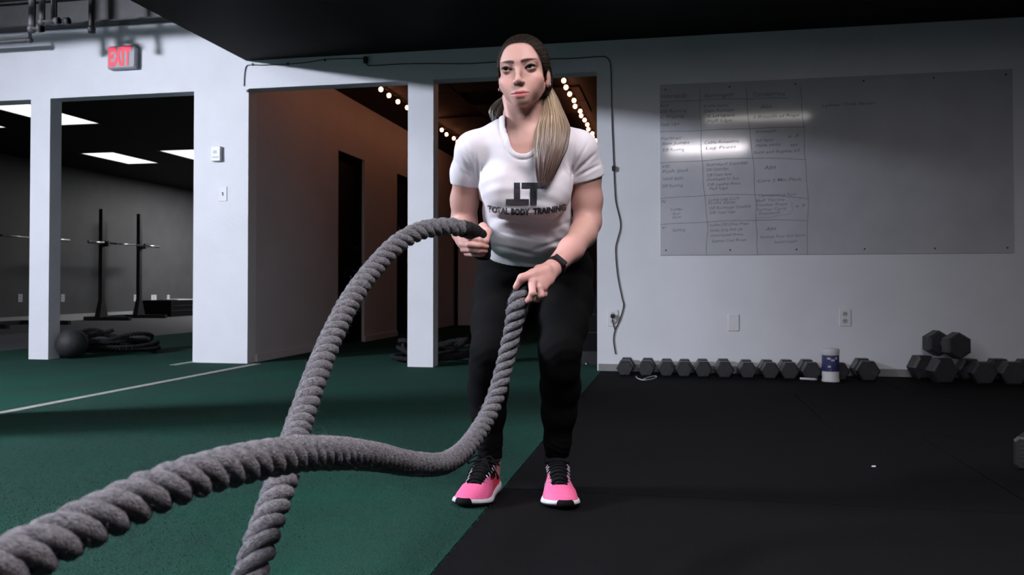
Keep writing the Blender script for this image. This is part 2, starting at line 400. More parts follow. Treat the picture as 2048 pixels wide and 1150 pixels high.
# ================================================================== implicit-surface modelling (for the person)
def LC(u, v, d):
    """camera-aligned frame: x right, y away, z up"""
    yu = (V0 - v) / FPX
    return np.array([(u - 1024) / FPX * d, d * (math.cos(PIT) - yu * math.sin(PIT)), CAMH + d * (math.sin(PIT) + yu * math.cos(PIT))])
def LCw(p):
    return CR * p[0] + CF * p[1] + Vector((0, 0, p[2]))
def axis(segs):
    out = []
    for a, b, h in segs:
        n = max(2, int(round((b - a) / h)))
        out += list(a + (b - a) * np.arange(n) / n)
    out.append(segs[-1][1])
    return np.array(out, np.float32)
def smin(a, b, k):
    h = np.clip(.5 + .5 * (b - a) / k, 0, 1)
    return b + (a - b) * h - k * h * (1 - h)
class Field:
    def __init__(s, xs, ys, zs, big=.06):
        s.ax = (xs, ys, zs); s.big = big
        s.D = np.full((len(xs), len(ys), len(zs)), big, np.float32)
    def sub(s, lo, hi):
        sl = []
        for a, l, h in zip(s.ax, lo, hi):
            i0, i1 = np.searchsorted(a, l), np.searchsorted(a, h)
            sl.append(slice(max(0, i0 - 1), min(len(a), i1 + 1)))
        if any(q.stop - q.start < 2 for q in sl): return None, None
        g = [s.ax[i][sl[i]] for i in range(3)]
        return tuple(sl), (g[0][:, None, None], g[1][None, :, None], g[2][None, None, :])
    def op(s, fn, lo, hi, k=.02, mode='u', pad=None):
        pad = (s.big if pad is None else pad)
        sl, g = s.sub(np.asarray(lo) - pad, np.asarray(hi) + pad)
        if sl is None: return
        d = fn(*g); A = s.D[sl]
        if mode == 'u': s.D[sl] = smin(A, d, k)
        elif mode == 's': s.D[sl] = -smin(-A, d, k)
        elif mode == 'i': s.D[sl] = -smin(-A, -d, k)
    def cone(s, a, b, r1, r2, k=.02, mode='u'):
        a = np.asarray(a, float); b = np.asarray(b, float); ab = b - a; L2 = float(ab @ ab) + 1e-12
        def fn(X, Y, Z):
            t = np.clip(((X - a[0]) * ab[0] + (Y - a[1]) * ab[1] + (Z - a[2]) * ab[2]) / L2, 0, 1)
            return np.sqrt((X - a[0] - t * ab[0]) ** 2 + (Y - a[1] - t * ab[1]) ** 2 + (Z - a[2] - t * ab[2]) ** 2) - (r1 + (r2 - r1) * t)
        r = max(r1, r2)
        s.op(fn, np.minimum(a, b) - r, np.maximum(a, b) + r, k, mode)
    def path(s, pts, rs, k=.015, mode='u'):
        for i in range(len(pts) - 1): s.cone(pts[i], pts[i + 1], rs[i], rs[i + 1], k, mode)
    def ell(s, c, r, k=.02, mode='u', E=None):
        c = np.asarray(c, float); r = np.asarray(r, float)
        E = np.eye(3) if E is None else np.asarray(E)
        def fn(X, Y, Z):
            x, y, z = X - c[0], Y - c[1], Z - c[2]
            q = [(x * E[i][0] + y * E[i][1] + z * E[i][2]) for i in range(3)]
            k0 = np.sqrt(sum((q[i] / r[i]) ** 2 for i in range(3))); k1 = np.sqrt(sum((q[i] / r[i] ** 2) ** 2 for i in range(3))) + 1e-9
            return k0 * (k0 - 1) / k1
        m = max(r)
        s.op(fn, c - m, c + m, k, mode)
    def chain(s, st, L, k=.012, mode='u'):
        """elliptic loft: stations (point, a, b); L lateral axis; b is measured across"""
        L = np.asarray(L, float)
        for i in range(len(st) - 1):
            (p, a1, b1), (q, a2, b2) = st[i], st[i + 1]
            T = q - p; ln = np.linalg.norm(T); T = T / ln
            l = L - T * (L @ T); l /= np.linalg.norm(l); n = np.cross(T, l)
            def fn(X, Y, Z):
                x, y, z = X - p[0], Y - p[1], Z - p[2]
                s_ = x * T[0] + y * T[1] + z * T[2]
                t = np.clip(s_ / ln, 0, 1); e = s_ - t * ln
                a = a1 + (a2 - a1) * t; b = b1 + (b2 - b1) * t; c = np.minimum(a, b)
                u = x * l[0] + y * l[1] + z * l[2]; w = x * n[0] + y * n[1] + z * n[2]
                k0 = np.sqrt((u / a) ** 2 + (w / b) ** 2 + (e / c) ** 2); k1 = np.sqrt((u / a ** 2) ** 2 + (w / b ** 2) ** 2 + (e / c ** 2) ** 2) + 1e-6
                return k0 * (k0 - 1) / k1
            m = max(a1, a2, b1, b2)
            s.op(fn, np.minimum(p, q) - m, np.maximum(p, q) + m, k, mode)
    def mesh(s):
        D = s.D; xs, ys, zs = s.ax; S = D < 0
        c = np.zeros(tuple(n - 1 for n in S.shape), np.int8)
        for i in (0, 1):
            for j in (0, 1):
                for k in (0, 1):
                    c += S[i:S.shape[0] - 1 + i, j:S.shape[1] - 1 + j, k:S.shape[2] - 1 + k]
        act = np.argwhere((c > 0) & (c < 8)); sh = c.shape
        flat = (act[:, 0] * sh[1] + act[:, 1]) * sh[2] + act[:, 2]
        acc = np.zeros((len(act), 3)); cnt = np.zeros(len(act))
        I, J, K = act.T
        cs = [(i, j, k) for i in (0, 1) for j in (0, 1) for k in (0, 1)]
        for a in cs:
            for ax in range(3):
                if a[ax]: continue
                b = list(a); b[ax] = 1
                va = D[I + a[0], J + a[1], K + a[2]]; vb = D[I + b[0], J + b[1], K + b[2]]
                m = (va < 0) != (vb < 0)
                t = np.where(m, va / np.where(m, va - vb, 1), 0)
                P = np.stack([xs[I + a[0]], ys[J + a[1]], zs[K + a[2]]], 1).astype(float)
                step = [xs[I + b[0]] - xs[I + a[0]], ys[J + b[1]] - ys[J + a[1]], zs[K + b[2]] - zs[K + a[2]]][ax]
                P[:, ax] += t * step
                acc[m] += P[m]; cnt[m] += 1
        V = acc / cnt[:, None]
        Fs = []
        for ax in range(3):
            lo = [slice(None)] * 3; hi = [slice(None)] * 3; lo[ax] = slice(0, -1); hi[ax] = slice(1, None)
            A, B = S[tuple(lo)], S[tuple(hi)]
            e = np.argwhere(A != B); o1, o2 = [q for q in range(3) if q != ax]
            ok = (e[:, o1] > 0) & (e[:, o2] > 0) & (e[:, o1] < S.shape[o1] - 1) & (e[:, o2] < S.shape[o2] - 1)
            e = e[ok]; ins = A[e[:, 0], e[:, 1], e[:, 2]]
            q = []
            for d1, d2 in ((-1, -1), (0, -1), (0, 0), (-1, 0)):
                g = e.copy(); g[:, o1] += d1; g[:, o2] += d2
                q.append(np.searchsorted(flat, (g[:, 0] * sh[1] + g[:, 1]) * sh[2] + g[:, 2]))
            q = np.stack(q, 1)
            flip = ins if ax != 1 else ~ins
            q[~flip] = q[~flip][:, ::-1]
            Fs.append(q)
        return V, np.concatenate(Fs)
def relax(V, F, it=1, lam=.5):
    for _ in range(it):
        acc = np.zeros_like(V); n = np.zeros(len(V))
        for a in range(4):
            b = (a + 1) % 4
            np.add.at(acc, F[:, a], V[F[:, b]]); np.add.at(n, F[:, a], 1)
            np.add.at(acc, F[:, b], V[F[:, a]]); np.add.at(n, F[:, b], 1)
        V = V + lam * (acc / np.maximum(n, 1)[:, None] - V)
    return V
def vcol(o, name, C):
    at_ = o.data.attributes.new(name, 'FLOAT_COLOR', 'POINT')
    A = np.ones((len(C), 4), np.float32); A[:, :3] = C
    at_.data.foreach_set('color', A.ravel())
# ================================================================== the person
def attr_mat(name, attr, rough=.5, sss=0.0, bump=0.0, bscale=200, stretch=None, spec=.4, sheen=0.0, aniso=0.0):
    m = mat(name, (.5, .5, .5), rough, bump=bump, bscale=bscale, stretch=stretch, spec=spec, sss=sss, sheen=sheen)
    nt = m.node_tree; a = nt.nodes.new('ShaderNodeAttribute'); a.attribute_name = attr
    nt.links.new(a.outputs['Color'], nt.nodes['Principled BSDF'].inputs['Base Color'])
    return m
attr_mat('skin', 'tint', .48, sss=.12, bump=.06, bscale=420, spec=.4)
attr_mat('hair_cap', 'tint', .55, bump=.3, bscale=260, stretch=(1, .12, .35), spec=.12)
attr_mat('hair_strand', 'tint', .38, spec=.5)
mat('shirt', (.66, .63, .68), .85, (.62, .59, .64), 30, .05, 700, spec=.2, sheen=.15)
mat('leggings', (.0022, .0022, .0026), .85, (.0032, .0032, .0038), 40, .1, 300, spec=.10)
mat('print_black', (.012, .014, .022), .38, (.05, .055, .07), 900, .6, 700, spec=.6, thr=(.55, .75))
mat('eye_white', (.55, .52, .52), .2)
mat('iris', (.03, .014, .008), .15)
mat('pupil', (.004, .004, .004), .1)
mat('lash', (.006, .005, .005), .6)
mat('strap', (.004, .004, .005), .5, spec=.25)
mat('strap_glass', (.01, .01, .014), .12)

OX, OY = .03, 2.42
person = thing('person', 'woman in white t-shirt, black leggings and pink trainers, bent at the knees holding two ropes', 'person', tuple(CR * OX + CF * OY), PSI)
def local(V):
    return np.asarray(V, float) - np.array([OX, OY, 0.0])
def pr(px, d): return px * d / FPX

# ---- joints (pixel, pixel, depth)
TOR = [((1069, 590), 2.62, .150, .105), ((1069, 560), 2.605, .176, .116), ((1069, 535), 2.59, .176, .118), ((1067, 505), 2.555, .150, .105),
       ((1062, 465), 2.495, .134, .094), ((1057, 420), 2.435, .124, .094), ((1051, 370), 2.385, .122, .094), ((1052, 320), 2.35, .127, .082),
       ((1052, 285), 2.335, .120, .062), ((1051, 265), 2.33, .085, .05)]
LEGS = {'r': [((1121, 560), 2.60, .088), ((1130, 600), 2.535, .086), ((1125, 650), 2.44, .072), ((1120, 700), 2.37, .0575), ((1120, 735), 2.385, .053),
              ((1121, 772), 2.43, .056), ((1118, 825), 2.46, .049), ((1115, 882), 2.485, .037), ((1114, 922), 2.50, .031), ((1113, 948), 2.515, .030)],
        'l': [((1016, 560), 2.60, .088), ((1003, 600), 2.54, .087), ((994, 650), 2.45, .073), ((984, 702), 2.38, .058), ((978, 737), 2.40, .054),
              ((976, 778), 2.44, .0565), ((977, 828), 2.455, .048), ((979, 882), 2.465, .034), ((981, 918), 2.47, .030), ((984, 945), 2.475, .029)]}
ARMS = {'l': [((950, 302), 2.345, .046), ((935, 350), 2.385, .0405), ((929, 400), 2.43, .0385), ((928, 447), 2.455, .037), ((930, 462), 2.42, .037), ((936, 474), 2.34, .034), ((944, 486), 2.24, .026)],
        'r': [((1155, 300), 2.345, .046), ((1171, 350), 2.37, .0425), ((1175, 400), 2.385, .0410), ((1175, 444), 2.385, .0375), ((1166, 467), 2.34, .0365), ((1142, 499), 2.265, .0325), ((1105, 537), 2.175, .0235)]}
def js(lst, off=0.0): return [LC(p[0], p[1], d) for p, d, r in lst], [r + off for p, d, r in lst]

def add_torso(F, off=0.0, lo=0, hi=99, k=.02):
    st = [(LC(p[0], p[1], d), a + off, b + off) for p, d, a, b in TOR][lo:hi]
    F.chain(st, (1, 0, 0), k)
def add_chest(F, off=0.0):
    for u, s in ((1004, -1), (1099, 1)):
        F.ell(LC(u, 372, 2.314), (.058 + off, .064 + off, .056 + off), .022)
    for a, b in (((950, 302), (1024, 266)), ((1155, 300), (1078, 266))):
        F.cone(LC(a[0], a[1], 2.345), LC(b[0], b[1], 2.345), .046 + off, .038 + off, .025)

# ---- head frame
yaw, pit, rol = math.radians(11), math.radians(-3.0), math.radians(3.0)
ex = np.array([math.cos(yaw), -math.sin(yaw), 0]); ey = np.array([-math.sin(yaw), -math.cos(yaw), 0]); ez = np.array([0, 0, 1.0])
ey, ez = ey * math.cos(pit) + ez * math.sin(pit), ez * math.cos(pit) - ey * math.sin(pit)
ex, ez = ex * math.cos(rol) + ez * math.sin(rol), ez * math.cos(rol) - ex * math.sin(rol)
EH = np.array([ex, ey, ez])
HS = 1.0
HC = LC(1038, 136.5, 2.215) - ey * .074 * HS
def H(x, y, z): return HC + (ex * x + ey * y + ez * z) * HS
def add_head(F):
    e = lambda c, r, k=.02, m='u': F.ell(H(*c), np.array(r) * HS, k, m, EH)
    c = lambda a, b, r1, r2, k=.015, m='u': F.cone(H(*a), H(*b), r1 * HS, r2 * HS, k, m)
    e((0, -.014, .030), (.0665, .091, .076))
    e((0, .022, -.018), (.0525, .062, .069), .025)
    e((0, .040, .030), (.0525, .046, .050), .025)              # forehead
    e((0, .036, -.057), (.0315, .040, .030), .022)             # jaw mass
    c((-.0435, -.002, -.044), (-.010, .060, -.082), .011, .0115, .022)
    c((.0435, -.002, -.044), (.010, .060, -.082), .011, .0115, .022)
    e((0, .068, -.0825), (.0160, .014, .0125), .018)
    for s in (-1, 1): e((s * .0345, .038, -.047), (.016, .026, .026), .02)   # full cheeks            # chin
    for s in (-1, 1):
        e((s * .0395, .054, -.030), (.019, .019, .015), .025)  # cheekbone
        e((s * .025, .064, -.052), (.015, .014, .016), .02)
        c((s * .010, .082, .0165), (s * .040, .069, .019), .0085, .007, .016)   # brow ridge
    e((0, .071, -.068), (.023, .016, .020), .018)             # muzzle
    for s in (-1, 1):
        e((s * .0325, .098, .000), (.0165, .018, .0125), .014, 's')            # orbit
        e((s * .0325, .0735, -.0005), (.0150, .0150, .0130), .004)              # closed lid
        F.ell(H(s * .0325, .0905, -.0016), np.array((.0140, .0085, .0044)) * HS, .0012, 's', np.array([ex * math.cos(.13) + ez * s * math.sin(.13), ey, ez * math.cos(.13) - ex * s * math.sin(.13)]))        # lid opening
    c((0, .081, .012), (0, .0975, -.028), .0052, .0060, .011)  # nose bridge
    e((0, .1000, -.0365), (.0085, .0095, .0085), .008)        # tip
    for s in (-1, 1):
        e((s * .0105, .0915, -.0400), (.0064, .0080, .0062), .005)
        e((s * .0060, .0955, -.0465), (.0032, .0050, .0028), .002, 's')
    up_ = [H(x_, y_, z_) for x_, y_, z_ in ((-.0245, .0790, -.0688), (-.0085, .0868, -.0658), (0, .0880, -.0664), (.0085, .0868, -.0658), (.0245, .0790, -.0688))]
    lo_ = [H(x_, y_, z_) for x_, y_, z_ in ((-.0215, .0795, -.0716), (-.0085, .0858, -.0756), (0, .0868, -.0762), (.0085, .0858, -.0756), (.0215, .0795, -.0716))]
    F.path(up_, [.0022, .0046, .0043, .0046, .0022], .004)     # upper lip
    F.path(lo_, [.0028, .0055, .0058, .0055, .0028], .004)     # lower lip
    F.path([H(x_, y_, z_) for x_, y_, z_ in ((-.0250, .0825, -.0688), (-.012, .0905, -.0701), (0, .0930, -.0708), (.012, .0905, -.0701), (.0250, .0825, -.0688))], [.0010, .0014, .0014, .0014, .0010], .003, 's')
    for s in (-1, 1):                                         # ears
        e((s * .0665, -.006, -.012), (.0065, .017, .028), .006)
        e((s * .0645, .000, -.034), (.0050, .009, .010), .005)
        e((s * .0725, -.004, -.008), (.0040, .009, .016), .004, 's')

# ---- hands
def pts(l): return [LC(*q) for q in l]
FR = .0078
HAND_L = dict(   # image left: upright fist, rope enters at the thumb side and ends below
    palm=[((944, 486), 2.24, .026, .020), ((947, 488), 2.205, .031, .017), ((950, 490), 2.185, .029, .014)],
    fingers=[[(938, 478, 2.20), (929, 477, 2.165), (940, 477, 2.125), (958, 480, 2.118), (972, 484, 2.135)],
             [(936, 487, 2.20), (924, 488, 2.165), (938, 489, 2.120), (958, 491, 2.116), (973, 493, 2.137)],
             [(937, 496, 2.205), (927, 498, 2.170), (941, 499, 2.128), (958, 501, 2.124), (971, 502, 2.142)],
             [(939, 504, 2.21), (934, 507, 2.180), (946, 508, 2.140), (959, 509, 2.138), (968, 509, 2.150)]],
    fr=[.0082, .0082, .0078, .0070],
    thumb=([(952, 472, 2.22), (966, 454, 2.195), (976, 464, 2.160), (972, 481, 2.132)], [.014, .0115, .0098, .0080]))
HAND_R = dict(   # image right: back of the hand to the viewer, index pointing down along the rope
    palm=[((1105, 537), 2.175, .0235, .018), ((1088, 550), 2.138, .031, .0165), ((1075, 564), 2.114, .031, .013)],
    fingers=[[(1072, 556, 2.118), (1064, 567, 2.098), (1065, 586, 2.080), (1060, 598, 2.086), (1054, 602, 2.102)],
             [(1080, 563, 2.120), (1078, 575, 2.106), (1083, 590, 2.102), (1075, 598, 2.120), (1062, 597, 2.138)],
             [(1086, 568, 2.127), (1085, 578, 2.118), (1088, 589, 2.120), (1079, 596, 2.138), (1068, 594, 2.152)],
             [(1091, 568, 2.140), (1091, 576, 2.134), (1090, 585, 2.138), (1082, 591, 2.153), (1072, 590, 2.162)]],
    fr=[.0090, .0086, .0080, .0072],
    thumb=([(1092, 541, 2.145), (1066, 549, 2.118), (1044, 556, 2.104), (1032, 574, 2.110)], [.0175, .0140, .0108, .0082]))
def add_hand(F, Hd, L):
    F.chain([(LC(p[0], p[1], d), a, b) for p, d, a, b in Hd['palm']], L, .008)
    for fp, r in zip(Hd['fingers'], Hd['fr']):
        P = pts(fp); F2 = [r * 1.08, r * 1.1, r * 1.0, r * .95, r * .85]
        F.path(P, F2, .0035)
    P = pts(Hd['thumb'][0]); F.path(P, Hd['thumb'][1], .006)

# ---- body
def build_body():
    xs = axis([(-.235, -.17, .004), (-.17, -.062, .0021), (-.062, .104, .00155), (.104, .275, .0042)])
    ys = axis([(2.035, 2.31, .0021), (2.31, 2.75, .005)])
    zs = axis([(.015, .54, .006), (.54, .78, .0022), (.78, 1.07, .005), (1.07, 1.335, .00155)])
    F = Field(xs, ys, zs, .045)
    add_torso(F, -.004)
    add_chest(F, -.004)
    for k in LEGS:
        P, R = js(LEGS[k], -.004); F.path(P, R, .02)
    for k in ARMS:
        P, R = js(ARMS[k]); F.path(P, R, .02)
    F.path(pts([(1050, 275, 2.365), (1047, 235, 2.36), (1046, 195, 2.335)]), [.058, .050, .049], .03)
    for u, s in ((1029, -1), (1056, 1)):     # sternomastoid and collar bones
        F.cone(LC(u, 262, 2.30), LC(1046 + s * 34, 195, 2.33), .008, .011, .015)
        F.cone(LC(1046 + s * 10, 268, 2.288), LC(1046 + s * 62, 258, 2.315), .007, .008, .012)
    add_head(F)
    add_hand(F, HAND_L, (0.25, 0, 1)); add_hand(F, HAND_R, (.7, 0, -.7))
    V, Q = F.mesh(); del F
    V = relax(V, Q, 1, .35)
    # natural colouring: skin, lips, brows, lashes, blush; plus painted shade between the lips
    q = (V - HC) @ EH.T / HS
    x, y, z = np.abs(q[:, 0]), q[:, 1], q[:, 2]
    C = np.tile(np.array([.50, .285, .245]), (len(V), 1))
    def mix(C, m, col): m = np.clip(m, 0, 1)[:, None]; return C * (1 - m) + np.array(col) * m
    inhead = (z > -.13) & (z < .12) & (np.abs(q[:, 0]) < .1) & (y > .0) & (y < .13)
    sm = lambda a, w: np.clip(.5 - a / w, 0, 1)
    cheek = np.exp(-(((x - .043) / .016) ** 2 + ((z + .034) / .014) ** 2)) * inhead
    C = mix(C, cheek * .35, (.60, .24, .22))
    hands = (V[:, 2] < .8) & (V[:, 1] < 2.25) & (V[:, 2] > .5)
    C = mix(C, hands * .30, (.62, .30, .30))
    zg = -.0707 + .0018 * (x / .025) ** 2
    zt = -.0612 - .0014 * np.exp(-(x / .0045) ** 2) - .0068 * (x / .0262) ** 2
    zl = -.0818 + .0128 * (x / .0262) ** 2
    lip = np.clip(.5 + (zt - z) / .0014, 0, 1) * np.clip(.5 + (z - zl) / .0014, 0, 1) * (x < .0262) * inhead * (y > .06)
    C = mix(C, lip, (.43, .125, .125))
    gap = sm(np.abs(z - zg) - .0011, .0012) * (x < .0265) * inhead * (y > .06)
    C = mix(C, gap * .85, (.12, .03, .03))  # dark mouth line: shade of the lip crease put into the tint
    fr_ = np.clip((x - .010) / .040, 0, 1); arch = .0130 + .0125 * fr_ - .0060 * fr_ ** 2
    th = .0040 * np.clip(1.25 - (x - .010) / .042, .35, 1)
    brow = sm(np.abs(z - arch) - th, .0022) * sm(.009 - x, .004) * sm(x - .050, .005) * inhead * (y > .03)
    C = mix(C, brow * .93, (.028, .014, .010))
    ec = np.sqrt(((x - .0328) / .0166) ** 2 + ((z + .0006 - .13 * (x - .0325)) / .0072) ** 2)
    liner = sm(ec - 1.0, .22) * np.clip(1.0 + (z + .0015 - .13 * (x - .0325)) / .005, .12, 1) * inhead * (y > .05)
    C = mix(C, liner * .92, (.02, .010, .008))
    shadow = sm(np.sqrt(((x - .0325) / .019) ** 2 + ((z - .006) / .008) ** 2) - 1, .5) * inhead * (y > .05)
    C = mix(C, shadow * .6, (.15, .075, .06))
    fxx = x / (.0530 + .010 * np.clip((.045 - z) / .06, 0, 1)); fzz = np.abs(z + .030) / .0965
    root = np.clip(((fxx ** 3.2 + fzz ** 3.2) ** (1 / 3.2) - .955) / .06, 0, 1) * (z > .0) * (z < .13) * (x < .09)
    C = mix(C, root * .9, (.03, .018, .014))
    o = np_mesh('body', local(V), Q, 'skin', person)
    vcol(o, 'tint', C)
    o['label'] = 'face, neck, bare arms and hands'
    return o
body = build_body()

# ---- eyes and lashes
for s in (-1, 1):
    c = H(s * .0325, .0735, -.0005)
    g = ey * 1.0 + ex * (-.10) + ez * .02; g = g / np.linalg.norm(g)
    g = Vector(g); c0 = Vector(local(c))
    a = g.cross(Vector((0, 0, 1))).normalized(); b = a.cross(g)
    def cap(t0, t1, r, n=20, m=8):
        rings = []
        for i in range(m + 1):
            t = t0 + (t1 - t0) * i / m
            rings.append([c0 + (g * math.cos(t) + (a * math.cos(2 * math.pi * k / n) + b * math.sin(2 * math.pi * k / n)) * math.sin(t)) * r for k in range(n)])
        return MB().loft(rings, True, True)
    eb = cap(.02, 1.9, .0128).build('eyeball', 'eye_white', person, True)
    cap(.001, .45, .0131, 20, 5).build('iris', 'iris', eb, True)
    cap(.001, .19, .0133, 16, 3).build('pupil', 'pupil', eb, True)
    lp = []
    for i in range(9):
        t = -1 + 2 * i / 8
        lp.append(local(H(s * .0325 + t * .0145, .0735 + .0165 * math.sqrt(max(0, 1 - (t * .82) ** 2)), -.0016 + .0056 * (1 - t * t) + s * t * .0019)))
    MB().tube(lp, [.0006, .0014, .0019, .0020, .0020, .0020, .0019, .0015, .0007], 6).build('eyelash', 'lash', eb, True)
for s in (1, -1):
    MB().tube([local(H(s * .0695, .004, -.034)), local(H(s * .0725, .006, -.036)), local(H(s * .0715, .007, -.042))], .0018, 6).build('earring', 'steel', person, True)

# ---- t-shirt
FOLDS = [((912, 292, 2.33), (948, 352, 2.36), -.0030, .0050), ((906, 318, 2.34), (946, 362, 2.36), -.0032, .0050), ((925, 275, 2.32), (955, 340, 2.34), -.0022, .0045),
         ((1196, 302, 2.33), (1146, 352, 2.35), -.0032, .0048), ((1206, 326, 2.33), (1150, 358, 2.35), -.0032, .0046), ((1178, 282, 2.32), (1143, 345, 2.34), -.0024, .0045),
         ((1120, 318, 2.28), (1141, 360, 2.33), -.0030, .0042), ((962, 330, 2.30), (968, 372, 2.30), -.0020, .0040),
         ((943, 254, 2.32), (949, 345, 2.33), -.0012, .0026), ((1152, 250, 2.32), (1139, 345, 2.33), -.0012, .0026),
         ((975, 432, 2.36), (1060, 452, 2.33), -.0028, .0060), ((985, 462, 2.38), (1085, 482, 2.36), -.0032, .0065), ((980, 490, 2.42), (1080, 512, 2.40), -.0034, .0065),
         ((1150, 440, 2.36), (1070, 470, 2.34), -.0026, .0060), ((1160, 470, 2.40), (1060, 502, 2.38), -.0030, .0065), ((990, 512, 2.44), (1100, 530, 2.42), -.0030, .0060),
         ((1000, 418, 2.30), (1100, 424, 2.30), -.0016, .0050),
         ((950, 300, 2.33), (960, 378, 2.34), -.0036, .0036), ((1147, 300, 2.33), (1140, 374, 2.34), -.0036, .0036)]
def build_shirt():
    xs = axis([(-.20, .29, .0032)]); ys = axis([(2.17, 2.72, .0036)]); zs = axis([(.60, 1.10, .0032)])
    xs = axis([(-.24, .30, .0032)])
    F = Field(xs, ys, zs, .05)
    add_torso(F, .007, 2, 99, .02); add_chest(F, .007)
    F.cone(LC(1011, 405, 2.30), LC(1096, 403, 2.30), .045, .045, .04)    # cloth hangs from bust to waist
    F.cone(LC(1030, 470, 2.42), LC(1085, 470, 2.42), .055, .06, .05)
    sl = {'l': (pts([(950, 302, 2.345), (934, 345, 2.383), (929, 392, 2.42)]), [.053, .0445, .0425]),
          'r': (pts([(1155, 300, 2.345), (1171, 345, 2.37), (1179, 385, 2.38)]), [.053, .0470, .0495])}
    for k in sl: F.path(*sl[k], .022)
    X, Y, Z = (F.ax[0][:, None, None], F.ax[1][None, :, None], F.ax[2][None, None, :])
    # folds
    w = np.zeros_like(F.D)
    bel = np.clip((.93 - Z) / .06, 0, 1) * np.clip((Z - .62) / .05, 0, 1)
    ph = Z * 105 - .9 * np.sin(X * 19 + 1) + 26 * (X - .06) ** 2 * 3 + Y * 20
    w += bel * (.0016 * np.sin(ph) + .0010 * np.sin(ph * 1.73 + X * 31)) * (.6 + .4 * np.sin(X * 13 + Z * 9))
    def crease(a, b, A, wd):      # a cloth fold along a line on the front of the shirt
        p, q = LC(*a), LC(*b); dx, dz = q[0] - p[0], q[2] - p[2]; L2 = dx * dx + dz * dz
        t = np.clip(((X - p[0]) * dx + (Z - p[2]) * dz) / L2, 0, 1)
        r2 = (X - p[0] - t * dx) ** 2 + (Z - p[2] - t * dz) ** 2
        fr = np.clip((p[1] + .09 - Y) / .03, 0, 1)
        return A * (np.exp(-r2 / wd ** 2) - .55 * np.exp(-r2 / (2.2 * wd) ** 2)) * np.sin(math.pi * np.clip(t, .06, .94)) * fr
    for a, b, A, wd in FOLDS: w = w - crease(a, b, A * 1.6, wd)
    for u, v, d, sx in ():
        c = LC(u, v, d); dx = (X - c[0]) * sx; dz = Z - c[2]; rr = np.sqrt(dx * dx + dz * dz + (Y - c[1]) ** 2)
        ang = np.arctan2(dz, dx)
        w += .0042 * np.sin(ang * 9 + rr * 25) * np.exp(-((rr - .06) / .035) ** 2) * np.clip(dx * 30 + .75, 0, 1)
        w += .0022 * np.sin(ang * 13) * np.exp(-((rr - .07) / .03) ** 2) * np.clip(-dx * 30 + .2, 0, 1)
    F.D += w
    out = F.D.copy()
    # openings: hem, sleeves, neck
    h1, h2 = LC(975, 513, 2.50), LC(1040, 548, 2.42)
    s = (h1[2] - h2[2]) / (h1[1] - h2[1])
    hem = (h2[2] + (Y - h2[1]) * s - Z + .004 * np.sin(X * 34)) / math.sqrt(1 + s * s)
    F.D = np.maximum(F.D, hem)
    for (a, b, cdep, sg) in (((900, 366), (960, 374), 2.405, -1), ((1140, 368), (1212, 347), 2.375, 1)):
        A, B = LC(a[0], a[1], cdep), LC(b[0], b[1], cdep)
        n = np.array([-(B - A)[2], 0, (B - A)[0]]); n = n / np.linalg.norm(n) + np.array([0, -.25, 0]); n /= np.linalg.norm(n)
        dcut = -((X - A[0]) * n[0] + (Y - A[1]) * n[1] + (Z - A[2]) * n[2])
        side = (X - LC(1050 + sg * 93, 360, 2.36)[0]) * sg     # only outside the flank
        F.D = np.maximum(F.D, np.minimum(dcut, side + .0))
    NK = Field(*F.ax, .05)
    NK.chain([(LC(1049, 168, 2.34), .050, .055), (LC(1048, 235, 2.335), .0545, .060), (LC(1046, 258, 2.30), .049, .062), (LC(1046, 277, 2.262), .037, .05)], (1, 0, 0), .012)
    nd = NK.D
    # a raised collar band and sleeve/hem bands
    band = lambda q, wd: np.clip(1 - np.abs(q - wd / 2) / (wd / 2) , 0, 1)
    F.D -= .0026 * np.clip(np.minimum(nd + .004, .0135 - nd) / .0016, 0, 1)
    F.D += .0030 * np.exp(-((nd - .0150) / .0026) ** 2)
    F.D = np.maximum(F.D, -nd)
    F.D = np.maximum(F.D, -(out + .0095))
    V, Q = F.mesh()
    V = relax(V, Q, 1, .5)
    o = np_mesh('t_shirt', local(V), Q, 'shirt', person)
    o['label'] = 'white short-sleeved t-shirt with black chest print'
    return o, V, Q
shirt, SV, SQ = build_shirt()
shirt_bvh = BVHTree.FromPolygons([tuple(v) for v in SV], [tuple(f) for f in SQ])
def shirt_hit(u, v, off=.0011):
    o = LC(1024, 568, 0.0); t = LC(u, v, 2.0); d = Vector(t - o).normalized()
    h, n, i, ds = shirt_bvh.ray_cast(Vector(o) + d * 1.6, d)
    if h is None: return None
    return h - d * off * 2
def print_grid(u0, v0, u1, v1, nu, nv):
    P = [[shirt_hit(u0 + (u1 - u0) * i / nu, v0 + (v1 - v0) * j / nv) for j in range(nv + 1)] for i in range(nu + 1)]
    mb = MB()
    mb.add([local(P[i][j]) for i in range(nu + 1) for j in range(nv + 1)], [(i * (nv + 1) + j, (i + 1) * (nv + 1) + j, (i + 1) * (nv + 1) + j + 1, i * (nv + 1) + j + 1) for i in range(nu) for j in range(nv)])
    return mb
for q in ((1027.9, 365.2, 1040.2, 398.5, 5, 12), (1011.7, 398.2, 1057.8, 410.2, 16, 5), (1043.2, 365.2, 1087.4, 377, 16, 5), (1060, 376.8, 1073.4, 410.3, 5, 12)):
    print_grid(*q).build('print_logo', 'print_black', shirt, True)
